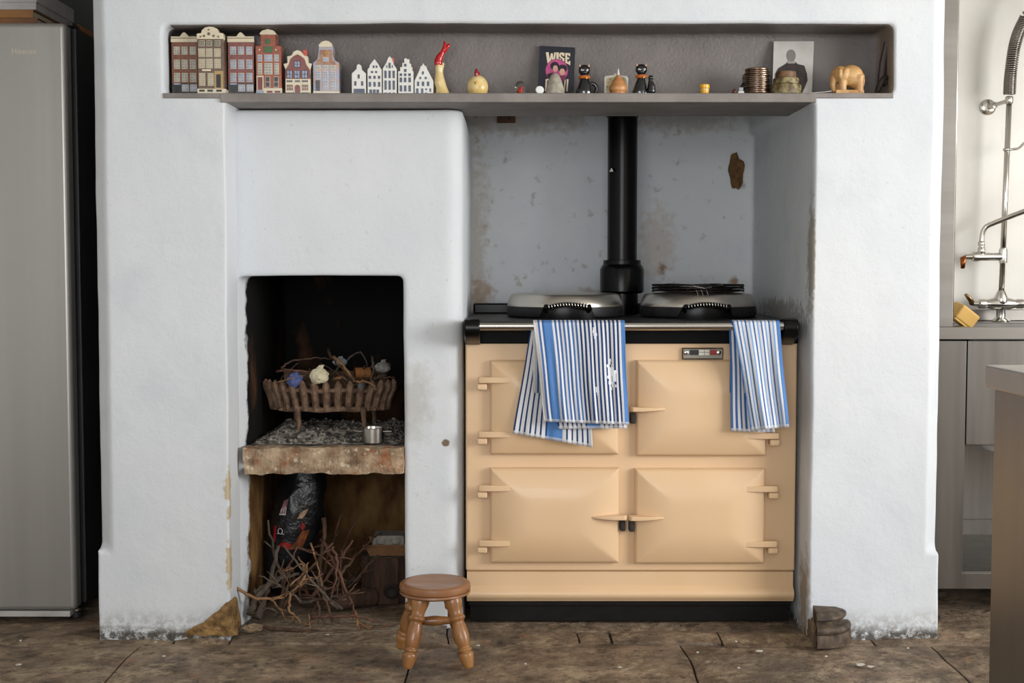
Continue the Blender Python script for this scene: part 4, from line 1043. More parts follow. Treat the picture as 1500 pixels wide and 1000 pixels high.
mini('white miniature house with wide triangular gable', [(607, 142), (634.5, 142), (634.5, 118), (625.5, 101), (624.5, 97), (622, 96), (620, 92), (618, 96), (615.8, 97), (615, 101), (607, 118)],
     [(618.3, 621, 104.5, 109), (614.5, 617, 112.5, 116), (622.3, 625, 112.5, 116), (611, 614, 119.5, 126), (618, 621.5, 119.5, 126), (625.5, 628.8, 119.5, 126), (609.5, 613, 129.5, 138), (617, 620, 129.5, 137), (623, 625.5, 129.5, 132), (629, 631.5, 129.5, 134.5), (623, 625.5, 135.5, 141)])

# ------------------------------------------------------------------ other ornaments on the shelf
CERY = M('cream_ceramic', '#d9c48e', '#c9ad70', 16, .3, coat=.3)
s = Shelf('leg_vase', 'cream ceramic leg-shaped bud vase with a red flame rising from it', 'vase', 646, .07)
P = lambda x, y, d=0: s.p(x, y, d)
me = fuse([cone([P(648, 142), P(648, 138), P(646.5, 128), P(644, 120), P(643.5, 113), P(643.5, 106), P(643.5, 100), P(644.5, 95.5)], [.022, .021, .0165, .0165, .0135, .0115, .0125, .0135], 18), ell(P(655, 140), (.016, .018, .008)), ell(P(649, 94), (.004, .008, .006))], .0016, 3)
s.add('vase_body', me, CERY, smooth='all')
me = fuse([ell(P(642, 92), (.0125, .0125, .015)), cone([P(642, 90), P(644, 84), P(648, 77), P(651, 71), P(652, 65), P(650.5, 60)], [.0125, .011, .007, .0065, .005, .002], 12), cone([P(649, 77), P(653, 72), P(657, 67), P(659, 64)], [.006, .0065, .005, .002], 12)], .0015, 2)
t = NT('red_flame_glaze'); X_, Y_, Z_ = t.xyz()
c = lin('#b3161a')
s.add('flame', me, t.done(c, .12, 0, coat=.6), smooth='all')
s = Shelf('hen_egg_cup', 'speckled pale yellow egg-shaped hen with a red comb', 'ornament', 699.5, .06)
me = fuse([ell(s.p(699.5, 128), (.0318, .030, .036))], .002, 2)
for v in me.vertices: v.co.z = max(v.co.z, 0.0)
t = NT('speckled_egg'); c = t.mix(t.ramp(t.noise(230, 2), .70, .73), t.mix(t.ramp(t.noise(20, 3), .4, .6), lin('#dcc690'), lin('#cfae68')), lin('#4a3420')); s.add('egg_body', me, t.done(c, .35, 0, coat=.2), smooth='all')
s.add('comb', fuse([ell(s.p(698, 109, -.008), (.0062, .009, .0165)), ell(s.p(700.5, 110, .008), (.006, .009, .012))], .0012, 2), M('comb_red', '#8f1820', None, rough=.2, coat=.4), smooth='all')
bm = BM(); lathe(bm, [(.005, 0), (.004, .005), (.0005, .011)], 10, mtx=Matrix.Translation(s.p(697.5, 123, -.028)) @ Matrix.Rotation(PI / 2 + .3, 4, 'X')); s.add('beak', bm, M('beak_yellow', '#d9a83c', None, rough=.3), smooth=True)
# little glass dome
s = Shelf('glass_dome', 'tiny glass dome with a red bird inside', 'ornament', 762, .05)
bm = BM(); lathe(bm, [(.0142, .003), (.0142, .025), (.013, .033), (.009, .039), (.004, .0415), (0, .042)], 20)
gl = bpy.data.materials.new('clear_glass'); gl.use_nodes = True; b = gl.node_tree.nodes['Principled BSDF']; b.inputs['Transmission Weight'].default_value = 1; b.inputs['Roughness'].default_value = .05; b.inputs['IOR'].default_value = 1.2; b.inputs['Base Color'].default_value = (.93, .93, .9, 1)
s.add('dome', bm, gl, smooth=True)
bm = BM(); lathe(bm, [(.0148, 0), (.0148, .004), (.012, .005), (0, .005)], 20); s.add('base', bm, M('dark_red_base', '#6a1a12', None, rough=.4), smooth=True)
s.add('red_bird', fuse([ell((0, 0, .012), (.008, .007, .009)), ell((.003, -.002, .022), (.0045, .0045, .0045))], .001, 2), M('red_paint', '#b5301c', None, rough=.4), smooth='all')
# white shell
s = Shelf('shell', 'small white shell leaning beside the stone cone', 'shell', 790.5, .03)
bm = BM(); lathe(bm, [(0, -.003), (.006, -.0025), (.0115, 0), (.0125, .002), (.011, .004), (0, .006)], 18, mtx=Matrix.Translation((0, 0, .0125)) @ Matrix.Rotation(.25, 4, 'Y') @ Matrix.Rotation(PI / 2 - .25, 4, 'X'))
s.add('shell_cup', bm, M('shell_white', '#dfe0dc', None, rough=.4), smooth=True)
bm = BM(); blob(bm, (.004, .003, .006), (.006, .005, .006), 2, .1, 3); s.add('shell_hinge', bm, MATS['shell_white'], smooth='all')
# stone cone
s = Shelf('stone_cone', 'rough pale stone cone standing before the dark printed card', 'ornament', 813, .045)
bm = BM(); lathe(bm, [(.029, 0), (.0285, .006), (.026, .02), (.021, .038), (.015, .053), (.009, .061), (.004, .0645), (0, .065)], 24)
for v in bm.verts: v.co += noise.noise_vector(v.co * 120) * .0014
s.add('cone', bm, M('pale_stone', '#a9a394', '#8c8576', 60, .9, 0, .6, 120, .002), smooth='all')
bm = BM(); lathe(bm, [(.030, 0), (.0305, .002), (.029, .004)], 24); s.add('foot_ring', bm, M('pale_stone_foot', '#8f8878', None, rough=.9), smooth=True)
# dark printed card
def card(label, corners, Y0, Y1, mat):
    """thin card leaning on the niche wall: base at Y0, top at Y1"""
    tl, tr2, br2, bl2 = corners
    s = Shelf('printed_card', label, 'card', (bl2[0] + br2[0]) / 2, Y0)
    H = W(750, (tl[1] + tr2[1]) / 2, Y1).z - SHELF; hb = W(750, 138, Y0).z - SHELF
    def q(px, py, proud=0.0):
        # photo pixel -> point on the leaning card
        Y = Y0
        for _ in range(4):
            z = W(750, py, Y).z - SHELF; Y = Y0 + (Y1 - Y0) * max(0, z) / H
        p = W(px, py, Y) - s.o; p.y -= proud; return p
    def poly(name, pts, mat, proud=.0006, parent=None, th=.0005):
        bm = BM(); a = [bm.verts.new(q(x, y, proud)) for x, y in pts]; b = [bm.verts.new(q(x, y, proud - th)) for x, y in pts]
        bm.faces.new(a[::-1]); bm.faces.new(b); n = len(pts)
        for i in range(n): bm.faces.new([a[i], a[(i + 1) % n], b[(i + 1) % n], b[i]])
        bmesh.ops.recalc_face_normals(bm, faces=bm.faces)
        return obj(name, bm, mat, parent or s.r)
    base = poly('card_sheet', [tl, tr2, (br2[0], 144), (bl2[0], 144)], mat, 0, None, .0012)
    return s, poly, base
def ring(cx, cy, rx, ry, n=28, a0=0, a1=2 * PI): return [(cx + rx * math.cos(a0 + (a1 - a0) * i / n), cy + ry * math.sin(a0 + (a1 - a0) * i / n)) for i in range(n if abs(a1 - a0) > 6.2 else n + 1)]
INKP = dict(rough=.6)
s, poly, base = card('dark navy printed card with cream WISE lettering and a pink medallion', ((790.5, 67), (842.5, 69.5), (840, 138), (787.5, 138)), .115, .15, M('navy_print', '#23242f', '#1c1d28', 30, **INKP))
CRI, PNK, PLM, DRK, SKN = M('print_cream', '#d9c8ae', None, **INKP), M('print_pink', '#c2567e', '#a94480', 60, **INKP), M('print_plum', '#7a2f55', None, **INKP), M('print_dark', '#231a28', None, **INKP), M('print_skin', '#c99a88', None, **INKP)
# letters, a little arched like the print
Wl = [(799.5, 76.5), (803.8, 76.5), (805, 87), (807, 78), (809.5, 78), (811, 86.5), (811.7, 76.8), (814.5, 76.8), (812, 93.5), (809.5, 93), (808, 84.5), (805.5, 95), (802.5, 96)]
Il = [(814.8, 76.8), (818.6, 76.8), (818.2, 89.5), (815, 89.5)]
Sl = [(827, 77.8), (826.6, 82.5), (824.2, 82), (823, 79.8), (821.4, 80.5), (822.2, 82.6), (826.6, 85.6), (827, 89), (824.5, 92), (820.5, 91), (819, 89.5), (819.4, 85.5), (821.6, 86.2), (822.6, 88.8), (824.2, 88.2), (823.6, 86.4), (819.6, 83.6), (818.8, 80), (820.5, 77.2), (824, 76.8)]
El = [(828, 77.5), (835.2, 78), (835.2, 82.5), (833.2, 82.3), (832.4, 80.3), (830.8, 80.2), (830.8, 84), (833.8, 84.4), (833.8, 86.8), (830.8, 86.4), (831, 90.6), (832.8, 91.2), (833.6, 89), (835.4, 89.4), (835.2, 96), (832.5, 94), (828, 92)]
for nm, L in (('letter_w', Wl), ('letter_i', Il), ('letter_s', Sl), ('letter_e', El)): poly(nm, L, CRI, .0008, base)
md_ = poly('medallion', ring(815.5, 103.5, 16, 16.5), PNK, .0011, base)
poly('medallion_ring', ring(815.5, 103.5, 16.8, 17.3), PLM, .0009, base)
poly('figure_hair', ring(812.5, 96.5, 6.5, 6), DRK, .0014, base); poly('figure_face', ring(813.5, 100.5, 3.6, 4.8), SKN, .0016, base)
poly('figure_hair', ring(824, 100.5, 6.8, 6), DRK, .0014, base); poly('figure_face', ring(823.5, 105.5, 4, 5), SKN, .0016, base)
poly('figure_body', [(818, 111), (829, 110), (828, 118), (821, 120)], PLM, .0016, base); poly('figure_body', [(801, 109), (810, 106), (812, 116), (804, 116)], DRK, .0016, base)
for x0, x1 in ((798.5, 801), (803, 805.5), (826, 828), (829.5, 832)): poly('letter_stroke', [(x0 + .8, 116), (x1 + .8, 116), (x1 - .6, 134), (x0 - .2, 134)], CRI, .0008, base)
poly('letter_stroke', ring(802, 117.5, 3.4, 2, 12, PI, 2 * PI) + ring(802, 118.5, 1.2, 1.2, 8, 2 * PI, PI), CRI, .0008, base)
# black cats
BLKC = M('black_glaze', '#0f1013', '#16181d', 20, .12, coat=.6); ORG = M('orange_glaze', '#c06a28', '#a84e1c', 30, .3, coat=.3)
def cat(label, x0, cw, hx, hy, Y):
    s = Shelf('cat_figurine', label, 'figurine', x0, Y, 'black ceramic cat figurines')
    P = s.p
    me = fuse([cone([P(x0, 144), P(x0 - .5, 134), P(x0 + .5, 124), P(hx, 116), P(hx, hy + 6)], [cw * PX * .98, cw * PX, cw * PX * .78, cw * PX * .52, .0105], 20),
               ell(P(x0 - cw * .45, 137, -.006), (.012, .014, .013)), ell(P(x0 + cw * .45, 137, -.006), (.012, .014, .013))], .0016, 3)
    for v in me.vertices: v.co.z = max(v.co.z, 0)
    s.add('body', me, BLKC, smooth='all')
    hd = s.add('head', fuse([ell(P(hx, hy), (.0175, .0155, .0165)), ell(P(hx, hy + 4, -.011), (.008, .006, .006)),
                             cone([P(hx - 5.5, hy - 4), P(hx - 7.2, hy - 10)], [.006, .0008], 8), cone([P(hx + 5.5, hy - 4), P(hx + 7.4, hy - 10)], [.006, .0008], 8)], .0012, 2), BLKC, smooth='all')
    for k in (-1, 1):
        bm = BM(); prism(bm, [(s.x(hx + k * 4.5), s.z(hy - 5)), (s.x(hx + k * 7.6), s.z(hy - 4.5)), (s.x(hx + k * 7.2), s.z(hy - 9.5))][::(1 if k > 0 else -1)], -.0062, -.004); bmesh.ops.recalc_face_normals(bm, faces=bm.faces); s.add('ear_lining', bm, M('ear_peach', '#c9a184', None, rough=.4), hd)
        bm = BM(); blob(bm, P(hx + k * 3.6, hy + .5, -.0135), (.0044, .003, .0028), 2, 0, mtx=Matrix.Rotation(k * -.35, 4, 'Y')); s.add('eye', bm, M('eye_white', '#d8d8d0', None, rough=.2), hd, smooth='all')
        bm = BM(); blob(bm, P(hx + k * 3.2, hy + .6, -.0158), (.0016, .0012, .0022), 1, 0); s.add('pupil', bm, DRK, hd, smooth='all')
    bm = BM(); lathe(bm, [(.012, -.005), (.0165, -.004), (.018, 0), (.0165, .004), (.012, .005)], 22, P(hx, hy + 10.5)); c = s.add('collar', bm, ORG, smooth=True)
    bm = BM(); blob(bm, P(hx + 2.5, hy + 12.5, -.0175), (.0035, .003, .0035), 2, 0); s.add('bell', bm, M('bell_gold', '#d8a860', None, rough=.25, metal=.6), c, smooth='all')
    return s
s = cat('black ceramic cat figurine with orange collar beside the navy card', 856.5, 12.5, 856, 103, .055)
bm = BM(); tube(bm, bez([s.p(864, 140, .012), s.p(872, 136, .012), s.p(874.5, 128, .012), s.p(871, 122.5, .012), s.p(864, 122, .012)], 5), [.006] * 20 + [.004], 10); s.add('tail', bm, BLKC, smooth='all')
s = cat('black ceramic cat figurine with orange collar beside the arched frame', 938, 11, 939.5, 102, .055)
s = Shelf('bird_figurine', 'small black ceramic bird figurine close to a black cat', 'figurine', 953.5, .05)
s.add('body', fuse([cone([s.p(953.5, 144), s.p(954, 134), s.p(954.5, 126), s.p(953, 119), s.p(953.5, 116)], [.010, .0135, .012, .007, .006], 14), ell(s.p(953.5, 114), (.0085, .009, .008))], .0013, 2), BLKC, smooth='all')
bm = BM(); lathe(bm, [(.003, 0), (.0018, .004), (.0003, .009)], 8, mtx=Matrix.Translation(s.p(956.5, 114, -.003)) @ Matrix.Rotation(PI / 2, 4, 'Y')); s.add('beak', bm, M('beak_grey', '#77746c', None, rough=.4), smooth=True)
# arched frame
s = Shelf('arched_frame', 'small arched white-rimmed frame behind the wooden onion pot', 'frame', 902.5, .10)
def archp(x0, x1, yt, yb): return [(s.x(x0), s.z(yb)), (s.x(x1), s.z(yb)), (s.x(x1), s.z(yt + 5)), (s.x(x1 - 2), s.z(yt + 2)), (s.x((x0 + x1) / 2), s.z(yt)), (s.x(x0 + 2), s.z(yt + 2)), (s.x(x0), s.z(yt + 5))]
bm = BM(); prism(bm, archp(885, 920.5, 109, 144), 0, .012); s.add('rim', bm, M('rim_white', '#cfcdc6', '#bab7ae', 30, .5), bevel=.002)
bm = BM(); prism(bm, archp(888.2, 917.5, 112, 144), -.001, .002); s.add('picture', bm, M('picture_yellow', '#c0b48c', '#8c7a50', 40, .6))
for a, b in ((891, 121), (894, 116.5), (889.8, 127), (897, 119)):
    bm = BM(); lathe(bm, [(.0016, 0), (.0016, .0006)], 8, mtx=Matrix.Translation(s.p(a, b, -.001)) @ Matrix.Rotation(PI / 2, 4, 'X')); s.add('painted_mark', bm, DRK)
bm = BM(); lathe(bm, [(.004, 0), (.005, .003), (.002, .007), (0, .0075)], 10, s.p(901, 110, .006)); s.add('finial', bm, MATS['rim_white'], smooth=True)
# wooden onion pot
s = Shelf('onion_pot', 'turned wooden onion-shaped pot with a pale tip', 'pot', 905.5, .045)
bm = BM(); lathe(bm, [(.021, 0), (.0235, .003), (.0235, .007), (.022, .008), (.0255, .012), (.027, .018), (.0255, .026), (.020, .036), (.012, .048), (.006, .056), (.004, .059)], 28); s.add('pot_body', bm, M('turned_wood', '#c08a58', '#a06a3c', 40, .4, 0, .1, 80, stretch=(.4, .4, 2)), smooth=True, auto=50)
bm = BM(); lathe(bm, [(.0045, .057), (.0035, .066), (.0022, .074), (0, .080)], 12); s.add('tip', bm, M('bone_white', '#c9c6bc', None, rough=.4), smooth=True)
# yellow pot
s = Shelf('lidded_pot', 'tiny yellow lidded pot standing alone', 'pot', 1032, .035)
bm = BM(); lathe(bm, [(.012, 0), (.0132, .002), (.0132, .017), (.012, .018)], 20); s.add('pot_body', bm, M('yellow_gloss', '#dba92c', '#cf9a24', 30, .3), smooth=True)
bm = BM(); lathe(bm, [(.0145, .0185), (.0148, .020), (.0148, .0275), (.013, .0295), (0, .0298)], 20); s.add('lid', bm, M('amber_gloss', '#e0a020', None, rough=.25), smooth=True)
bm = BM(); lathe(bm, [(.0125, .0145), (.0138, .015), (.0138, .0165), (.0125, .017)], 20); s.add('neck_band', bm, M('label_cream', '#dccb98', None, rough=.5), smooth=True)
# copper ring stack
s = Shelf('copper_ring_stack', 'tall stack of thin copper rings', 'rings', 1109, .06)
COP = M('copper', '#8f7b6c', '#755f50', 30, .3, 1.0)
n = 14; H = s.z(101)
for k in range(n):
    bm = BM(); z = H * k / n; r = .0365 + .0008 * math.sin(k * 1.9); ox = .0012 * math.sin(k * 2.7)
    lathe(bm, [(r - .004, z + .0005), (r - .001, z + .0002), (r, z + H / n * .5), (r - .001, z + H / n - .0004), (r - .004, z + H / n - .0004)], 36, (ox, .0, 0)); s.add('copper_ring', bm, COP, smooth=True, auto=70)
# tiered stoneware jar
s = Shelf('tiered_jar', 'mottled green-brown stoneware jar of three shrinking tiers', 'jar', 1151, .045)
STW = M('mottled_stoneware', '#8d8258', '#54432a', 55, .5, 0, .4, 90, .002, lo=.4, hi=.6)
STW2 = M('rusty_stoneware', '#7a5a3a', '#4a3424', 60, .6, 0, .4, 90, .002)
zz = [s.z(142), s.z(124.5), s.z(114.8), s.z(105)]
for i, (r, m) in enumerate(((.0445, STW), (.0375, STW), (.029, STW2))):
    bm = BM(); lathe(bm, [(r * .93, zz[i]), (r, zz[i] + .002), (r, zz[i + 1] - .004), (r * .97, zz[i + 1] - .001), (r * .8, zz[i + 1])], 36); s.add('tier', bm, m, smooth=True)
# pale card with a plain dark figure
s, poly, base = card('pale grey card with a plain dark bust on it', ((1133.5, 60.5), (1192.5, 60.5), (1189, 138), (1131, 138)), .10, .15, M('card_pale', '#bcb9b4', '#b2aea8', 20, **INKP))
poly('bust', [(1134, 138), (1135.5, 108), (1140, 100), (1150, 94), (1155, 90), (1164, 90), (1169, 94), (1178, 96), (1182, 108), (1183, 118), (1178, 130), (1174, 138)], M('print_brown_black', '#3a302e', '#2c2524', 40, **INKP), .0008, base)
poly('neck', [(1153.5, 93), (1165, 93), (1163, 86), (1155.5, 86)], M('print_grey', '#96918c', None, **INKP), .0012, base)
poly('head', ring(1159, 81.5, 6.5, 9), M('print_mid_grey', '#77716d', None, **INKP), .0014, base)
# odds beside the copper rings
s = Shelf('salt_cellar', 'tiny white and grey box pressed against the copper rings', 'box', 1085, .028)
bm = BM(); box(bm, -.008, .008, -.006, .006, 0, .009); s.add('box_base', bm, MATS['rim_white'], bevel=.001)
bm = BM(); box(bm, -.006, .006, -.005, .005, .009, .020); s.add('box_cap', bm, M('grey_plastic', '#8f9296', None, rough=.4), bevel=.001)
s = Shelf('berry_bead', 'dark red bead lying by the tiny white box', 'bead', 1076, .03)
bm = BM(); blob(bm, (0, 0, .0075), (.0075, .0075, .0075), 2, .04, 3); s.add('bead', bm, M('berry_red', '#54201c', None, rough=.35), smooth='all')
bm = BM(); lathe(bm, [(.002, 0), (.0015, .002)], 8, (0, 0, .0145)); s.add('stem', bm, DRK)
s = Shelf('green_bottle', 'small dark green bottle half hidden behind the copper rings', 'bottle', 1090, .118)
bm = BM(); lathe(bm, [(.011, 0), (.012, .002), (.012, .034), (.009, .041), (.0045, .047), (.0045, .057), (.0055, .058), (.0055, .062), (0, .062)], 18); s.add('glass_body', bm, M('dark_green_glass', '#16211a', None, rough=.12, coat=.4), smooth=True)
bm = BM(); lathe(bm, [(.005, .0625), (.005, .070), (0, .0705)], 12); s.add('cork', bm, LEAN, smooth=True)
# elephant
s = Shelf('elephant_figurine', 'carved honey-coloured stone elephant on a small plinth', 'figurine', 1241, .05)
P = s.p
def legc(x, d, r=.011): return cone([P(x, 112, d), P(x, 124, d), P(x, 136, d)], [r * 1.25, r, r * 1.05], 12)
me = fuse([ell(P(1246, 111), (.037, .030, .032)), ell(P(1230, 109), (.024, .024, .025)), ell(P(1253, 117), (.022, .026, .028)), legc(1233, -.014), legc(1257, -.014, .013), legc(1231, .014), legc(1258, .014, .013),
           cone([P(1225, 106), P(1221, 116), P(1220.5, 126), P(1223, 135)], [.015, .012, .009, .007], 12), ell(P(1236, 110, -.0235), (.010, .006, .019), (0, .25, 0)), ell(P(1228, 109, -.021), (.006, .006, .015)), cone([P(1264, 108), P(1266, 118), P(1265, 126)], [.004, .003, .0025], 8)], .0019, 2)
ELE = M('honey_stone', '#c8a06a', '#a57a48', 22, .45, 0, .3, 90, .002)
s.add('elephant_body', me, ELE, smooth='all')
bm = BM(); box(bm, s.x(1222), s.x(1263), -.026, .026, 0, s.z(133)); s.add('plinth', bm, ELE, bevel=.002)
s = Shelf('match_stick', 'pale thin stick lying on the shelf by the elephant', 'stick', 1203, .02)
bm = BM(); tube(bm, [(-.03, .01, .004), (.01, 0, .006), (.03, -.004, .0085)], .0012, 6); s.add('shaft', bm, MATS['bone_white'])
bm = BM(); blob(bm, (.0305, -.004, .0085), (.002, .002, .002), 1, 0); s.add('tip', bm, DRK)
# old iron and wood tool leaning in the corner
s = Shelf('hand_tool', 'old hand tool with dark wooden handle and black iron head leaning in the niche corner', 'tool', 1288, .075)
bm = BM(); tube(bm, [s.p(1291, 126, 0), s.p(1295, 92, 0), s.p(1299, 62, -.005)], [.008, .0095, .007], 10, squash=1.5); s.add('handle', bm, M('dark_handle', '#3a2417', '#26170f', 30, .5), smooth=True)
bm = BM(); tube(bm, bez([s.p(1282, 142, -.012), s.p(1285, 130, -.018), s.p(1290, 119, -.02), s.p(1295, 116, -.015), s.p(1296, 124, -.008)], 5), [.004, .007, .009, .0105, .011, .0115] + [.012] * 14 + [.011], 10, squash=.7); s.add('iron_head', bm, IRON, smooth='all')
# ------------------------------------------------------------------ fireplace
HZ = FZ0 + .004
RUST = M('rusty_iron', '#80654f', '#4c382b', 45, .8, 0, .8, 90, .003)
gy = .40
g = thing('fire_grate', 'rusty cast-iron fire basket with pointed bars standing on the hearth', 'grate', (W(480, 640, .34).x, gy, HZ)); GO = Vector(g.location)
gw = .195; gz0, gz1 = W(480, 602, .28).z - HZ, W(480, 561, .28).z - HZ
def garc(t, out=0.0):
    # bow-fronted plan, t in -1..1
    return Vector((gw * math.sin(t * 1.25) / math.sin(1.25) * (1 + out), -.115 * (math.cos(t * 1.25) - .30) * (1 + out * 1.4), 0))
for k in range(15):
    t = -1 + 2 * k / 14
    a, b = garc(t, -.06), garc(t, .05)
    bm = BM(); n_ = Vector((b.x - a.x, b.y - a.y, 0)); n_ = n_.normalized() if n_.length > 1e-6 else Vector((0, -1, 0))
    pts = [a + Vector((0, 0, gz0 - .004)), a.lerp(b, .4) + Vector((0, 0, gz0 + .035)), b + Vector((0, 0, gz1 - .02)), b + n_ * .003 + Vector((0, 0, gz1 - .006)), b + n_ * .002 + Vector((0, 0, gz1 + .004))]
    tube(bm, pts, [.0115, .0115, .013, .010, .003], 7); obj('bar', bm, RUST, g, smooth=True)
for out, z, r in ((.035, gz1 - .028, .0075), (-.06, gz0, .009)):
    bm = BM(); tube(bm, [garc(-1 + 2 * i / 24, out) + Vector((0, 0, z + .002 * math.sin(i))) for i in range(25)], r, 8); obj('rail', bm, RUST, g, smooth=True)
for i in range(9):
    x = -.15 + .3 * i / 8; bm = BM(); box(bm, x - .006, x + .006, -.06, .12, gz0 - .006, gz0 + .004); obj('floor_bar', bm, RUST, g, bevel=.002)
bm = BM(); box(bm, -.17, .17, .115, .13, gz0 - .006, gz1 + .02); obj('back_plate', bm, RUST, g, bevel=.003)
for x, y in ((-.095, -.062), (.115, -.062), (-.13, .10), (.13, .10)):
    bm = BM(); tube(bm, [(x, y, gz0 + .002), (x + .004, y - .004, gz0 * .5), (x, y - .002, .001)], [.014, .011, .013], 8, squash=.7); obj('leg', bm, RUST, g, smooth=True)
# ash and cinders
bm = BM(); rnd = random.Random(5)
NX, NY = 60, 30; ax0, ax1, ay0, ay1 = FX0 + .005, FX1 - .008, .19, .74; V = {}
for i in range(NX + 1):
    for j in range(NY + 1):
        x = ax0 + (ax1 - ax0) * i / NX; y = ay0 + (ay1 - ay0) * j / NY
        edge = min(i, NX - i, j * 1.2, NY - j) / 7
        h = .030 * min(1, edge) * (.7 + .8 * noise.noise(Vector((x * 9, y * 9, 1)))) + .012 * noise.noise(Vector((x * 40, y * 40, 4))) * min(1, edge)
        V[i, j] = bm.verts.new((x, y, HZ + .001 + max(0, h)))
for i in range(NX):
    for j in range(NY): bm.faces.new([V[i, j], V[i + 1, j], V[i + 1, j + 1], V[i, j + 1]])
for _ in range(1500):
    x = rnd.uniform(ax0 + .01, ax1 - .01); y = ay0 + .01 + (ay1 - ay0 - .1) * rnd.random() ** 1.6
    i, j = int((x - ax0) / (ax1 - ax0) * NX), int((y - ay0) / (ay1 - ay0) * NY); z = V[i, j].co.z
    s_ = rnd.uniform(.0015, .0048); m = Matrix.Translation((x, y, z + s_ * .3)) @ Matrix.Rotation(rnd.uniform(0, 6), 4, (rnd.random(), rnd.random(), rnd.random() + .1))
    box(bm, -s_, s_, -s_ * .7, s_ * .7, -s_ * .4, s_ * .4, m)
ash = obj('ash', bm, M('ash_grey', '#8f887e', '#35302c', 45, .95, 0, .6, 120, lo=.42, hi=.58)); tag(ash, 'grey ash and cinders spread over the hearth', 'ash', None, 'stuff')
# small steel pan
p = W(546, 650, .20)
pn = thing('pan', 'small round steel pan with two wire handles standing in the ash', 'pan', (p.x, .205, HZ + .004))
bm = BM(); lathe(bm, [(.032, 0), (.0345, .002), (.0345, .046), (.0355, .047), (.0335, .0475), (.0330, .046), (.0330, .004), (0, .004)], 32); obj('pan_body', bm, M('pan_steel', '#b0aca6', '#a09b94', 8, .25, 1.0), pn, smooth=True)
for s_ in (-1, 1):
    bm = BM(); tube(bm, [(s_ * .0335, -.008, .036), (s_ * .058, -.006, .038 if s_ < 0 else .036), (s_ * .060, .004, .037), (s_ * .0335, .008, .036)], .0015, 6); obj('wire_handle', bm, CHROME, pn)
# crumpled papers and scraps in the basket
def crumple(name, label, cat, px, py, Y, r, mat, seed, group=None):
    p = W(px, py, Y); rt = thing(name, label, cat, p, 0, group)
    bm = BM(); blob(bm, (0, 0, 0), r, 3, .0, 1)
    for v in bm.verts:
        k = 1 + .26 * noise.noise(v.co * 30 + Vector((seed, 0, 0))) + .30 * (abs(noise.noise(v.co * 75 + Vector((0, seed, 0)))) - .25)
        v.co *= k
    obj('crumpled_sheet', bm, mat, rt)
    bm = BM(); q = [Vector((-r[0] * .3, -r[1] * .2, r[2] * .6)), Vector((r[0] * .3, -r[1] * .1, r[2] * .7)), Vector((r[0] * .5, 0, r[2] * 1.35)), Vector((-r[0] * .1, .004, r[2] * 1.25))]
    vs = [bm.verts.new(a) for a in q]; bm.faces.new(vs); o_ = obj('loose_corner', bm, mat, rt); md = o_.modifiers.new('t', 'SOLIDIFY'); md.thickness = .0006
    return rt
crumple('crumpled_paper', 'crumpled dull blue paper in the fire basket', 'paper', 433, 556, .33, (.026, .022, .024), M('paper_blue', '#5a6494', '#48527e', 30, .85), 1.0)
crumple('crumpled_paper', 'crumpled cream paper in the fire basket', 'paper', 468, 550, .315, (.031, .024, .026), M('paper_cream', '#d9cfb2', '#c8bd9c', 30, .85), 3.3)
crumple('crumpled_paper', 'crumpled white paper scrap at the back of the fire basket', 'paper', 497, 530, .42, (.024, .018, .014), M('paper_pale', '#a9adb2', '#8d9298', 30, .85), 5.2)
crumple('crumpled_paper', 'crumpled grey netting at the end of the fire basket', 'paper', 560, 537, .40, (.026, .02, .018), M('paper_grey', '#8d8c86', '#5e5c57', 60, .9), 8.1)
crumple('coal_lump', 'grey clinker lump behind the basket bars', 'coal', 529, 566, .33, (.012, .012, .012), M('clinker', '#74777a', '#4a4c4f', 40, .7), 9.9)
p = W(531, 546, .40); tb_ = thing('cardboard_tube', 'short brown cardboard tube lying in the fire basket', 'tube', p, .3)
CARD = M('brown_card', '#9a6430', '#7c4c22', 30, .8)
bm = BM(); lathe(bm, [(.018, 0), (.018, .05), (.0165, .05), (.0165, 0)], 20, mtx=Matrix.Translation((-.025, 0, 0)) @ Matrix.Rotation(PI / 2, 4, 'Y')); obj('tube_wall', bm, CARD, tb_, smooth=True)
bm = BM(); tube(bm, [(.024, .0178 * math.cos(a), .0178 * math.sin(a)) for a in [i * PI / 8 for i in range(17)]], .0015, 5); obj('torn_rim', bm, LEAN, tb_)

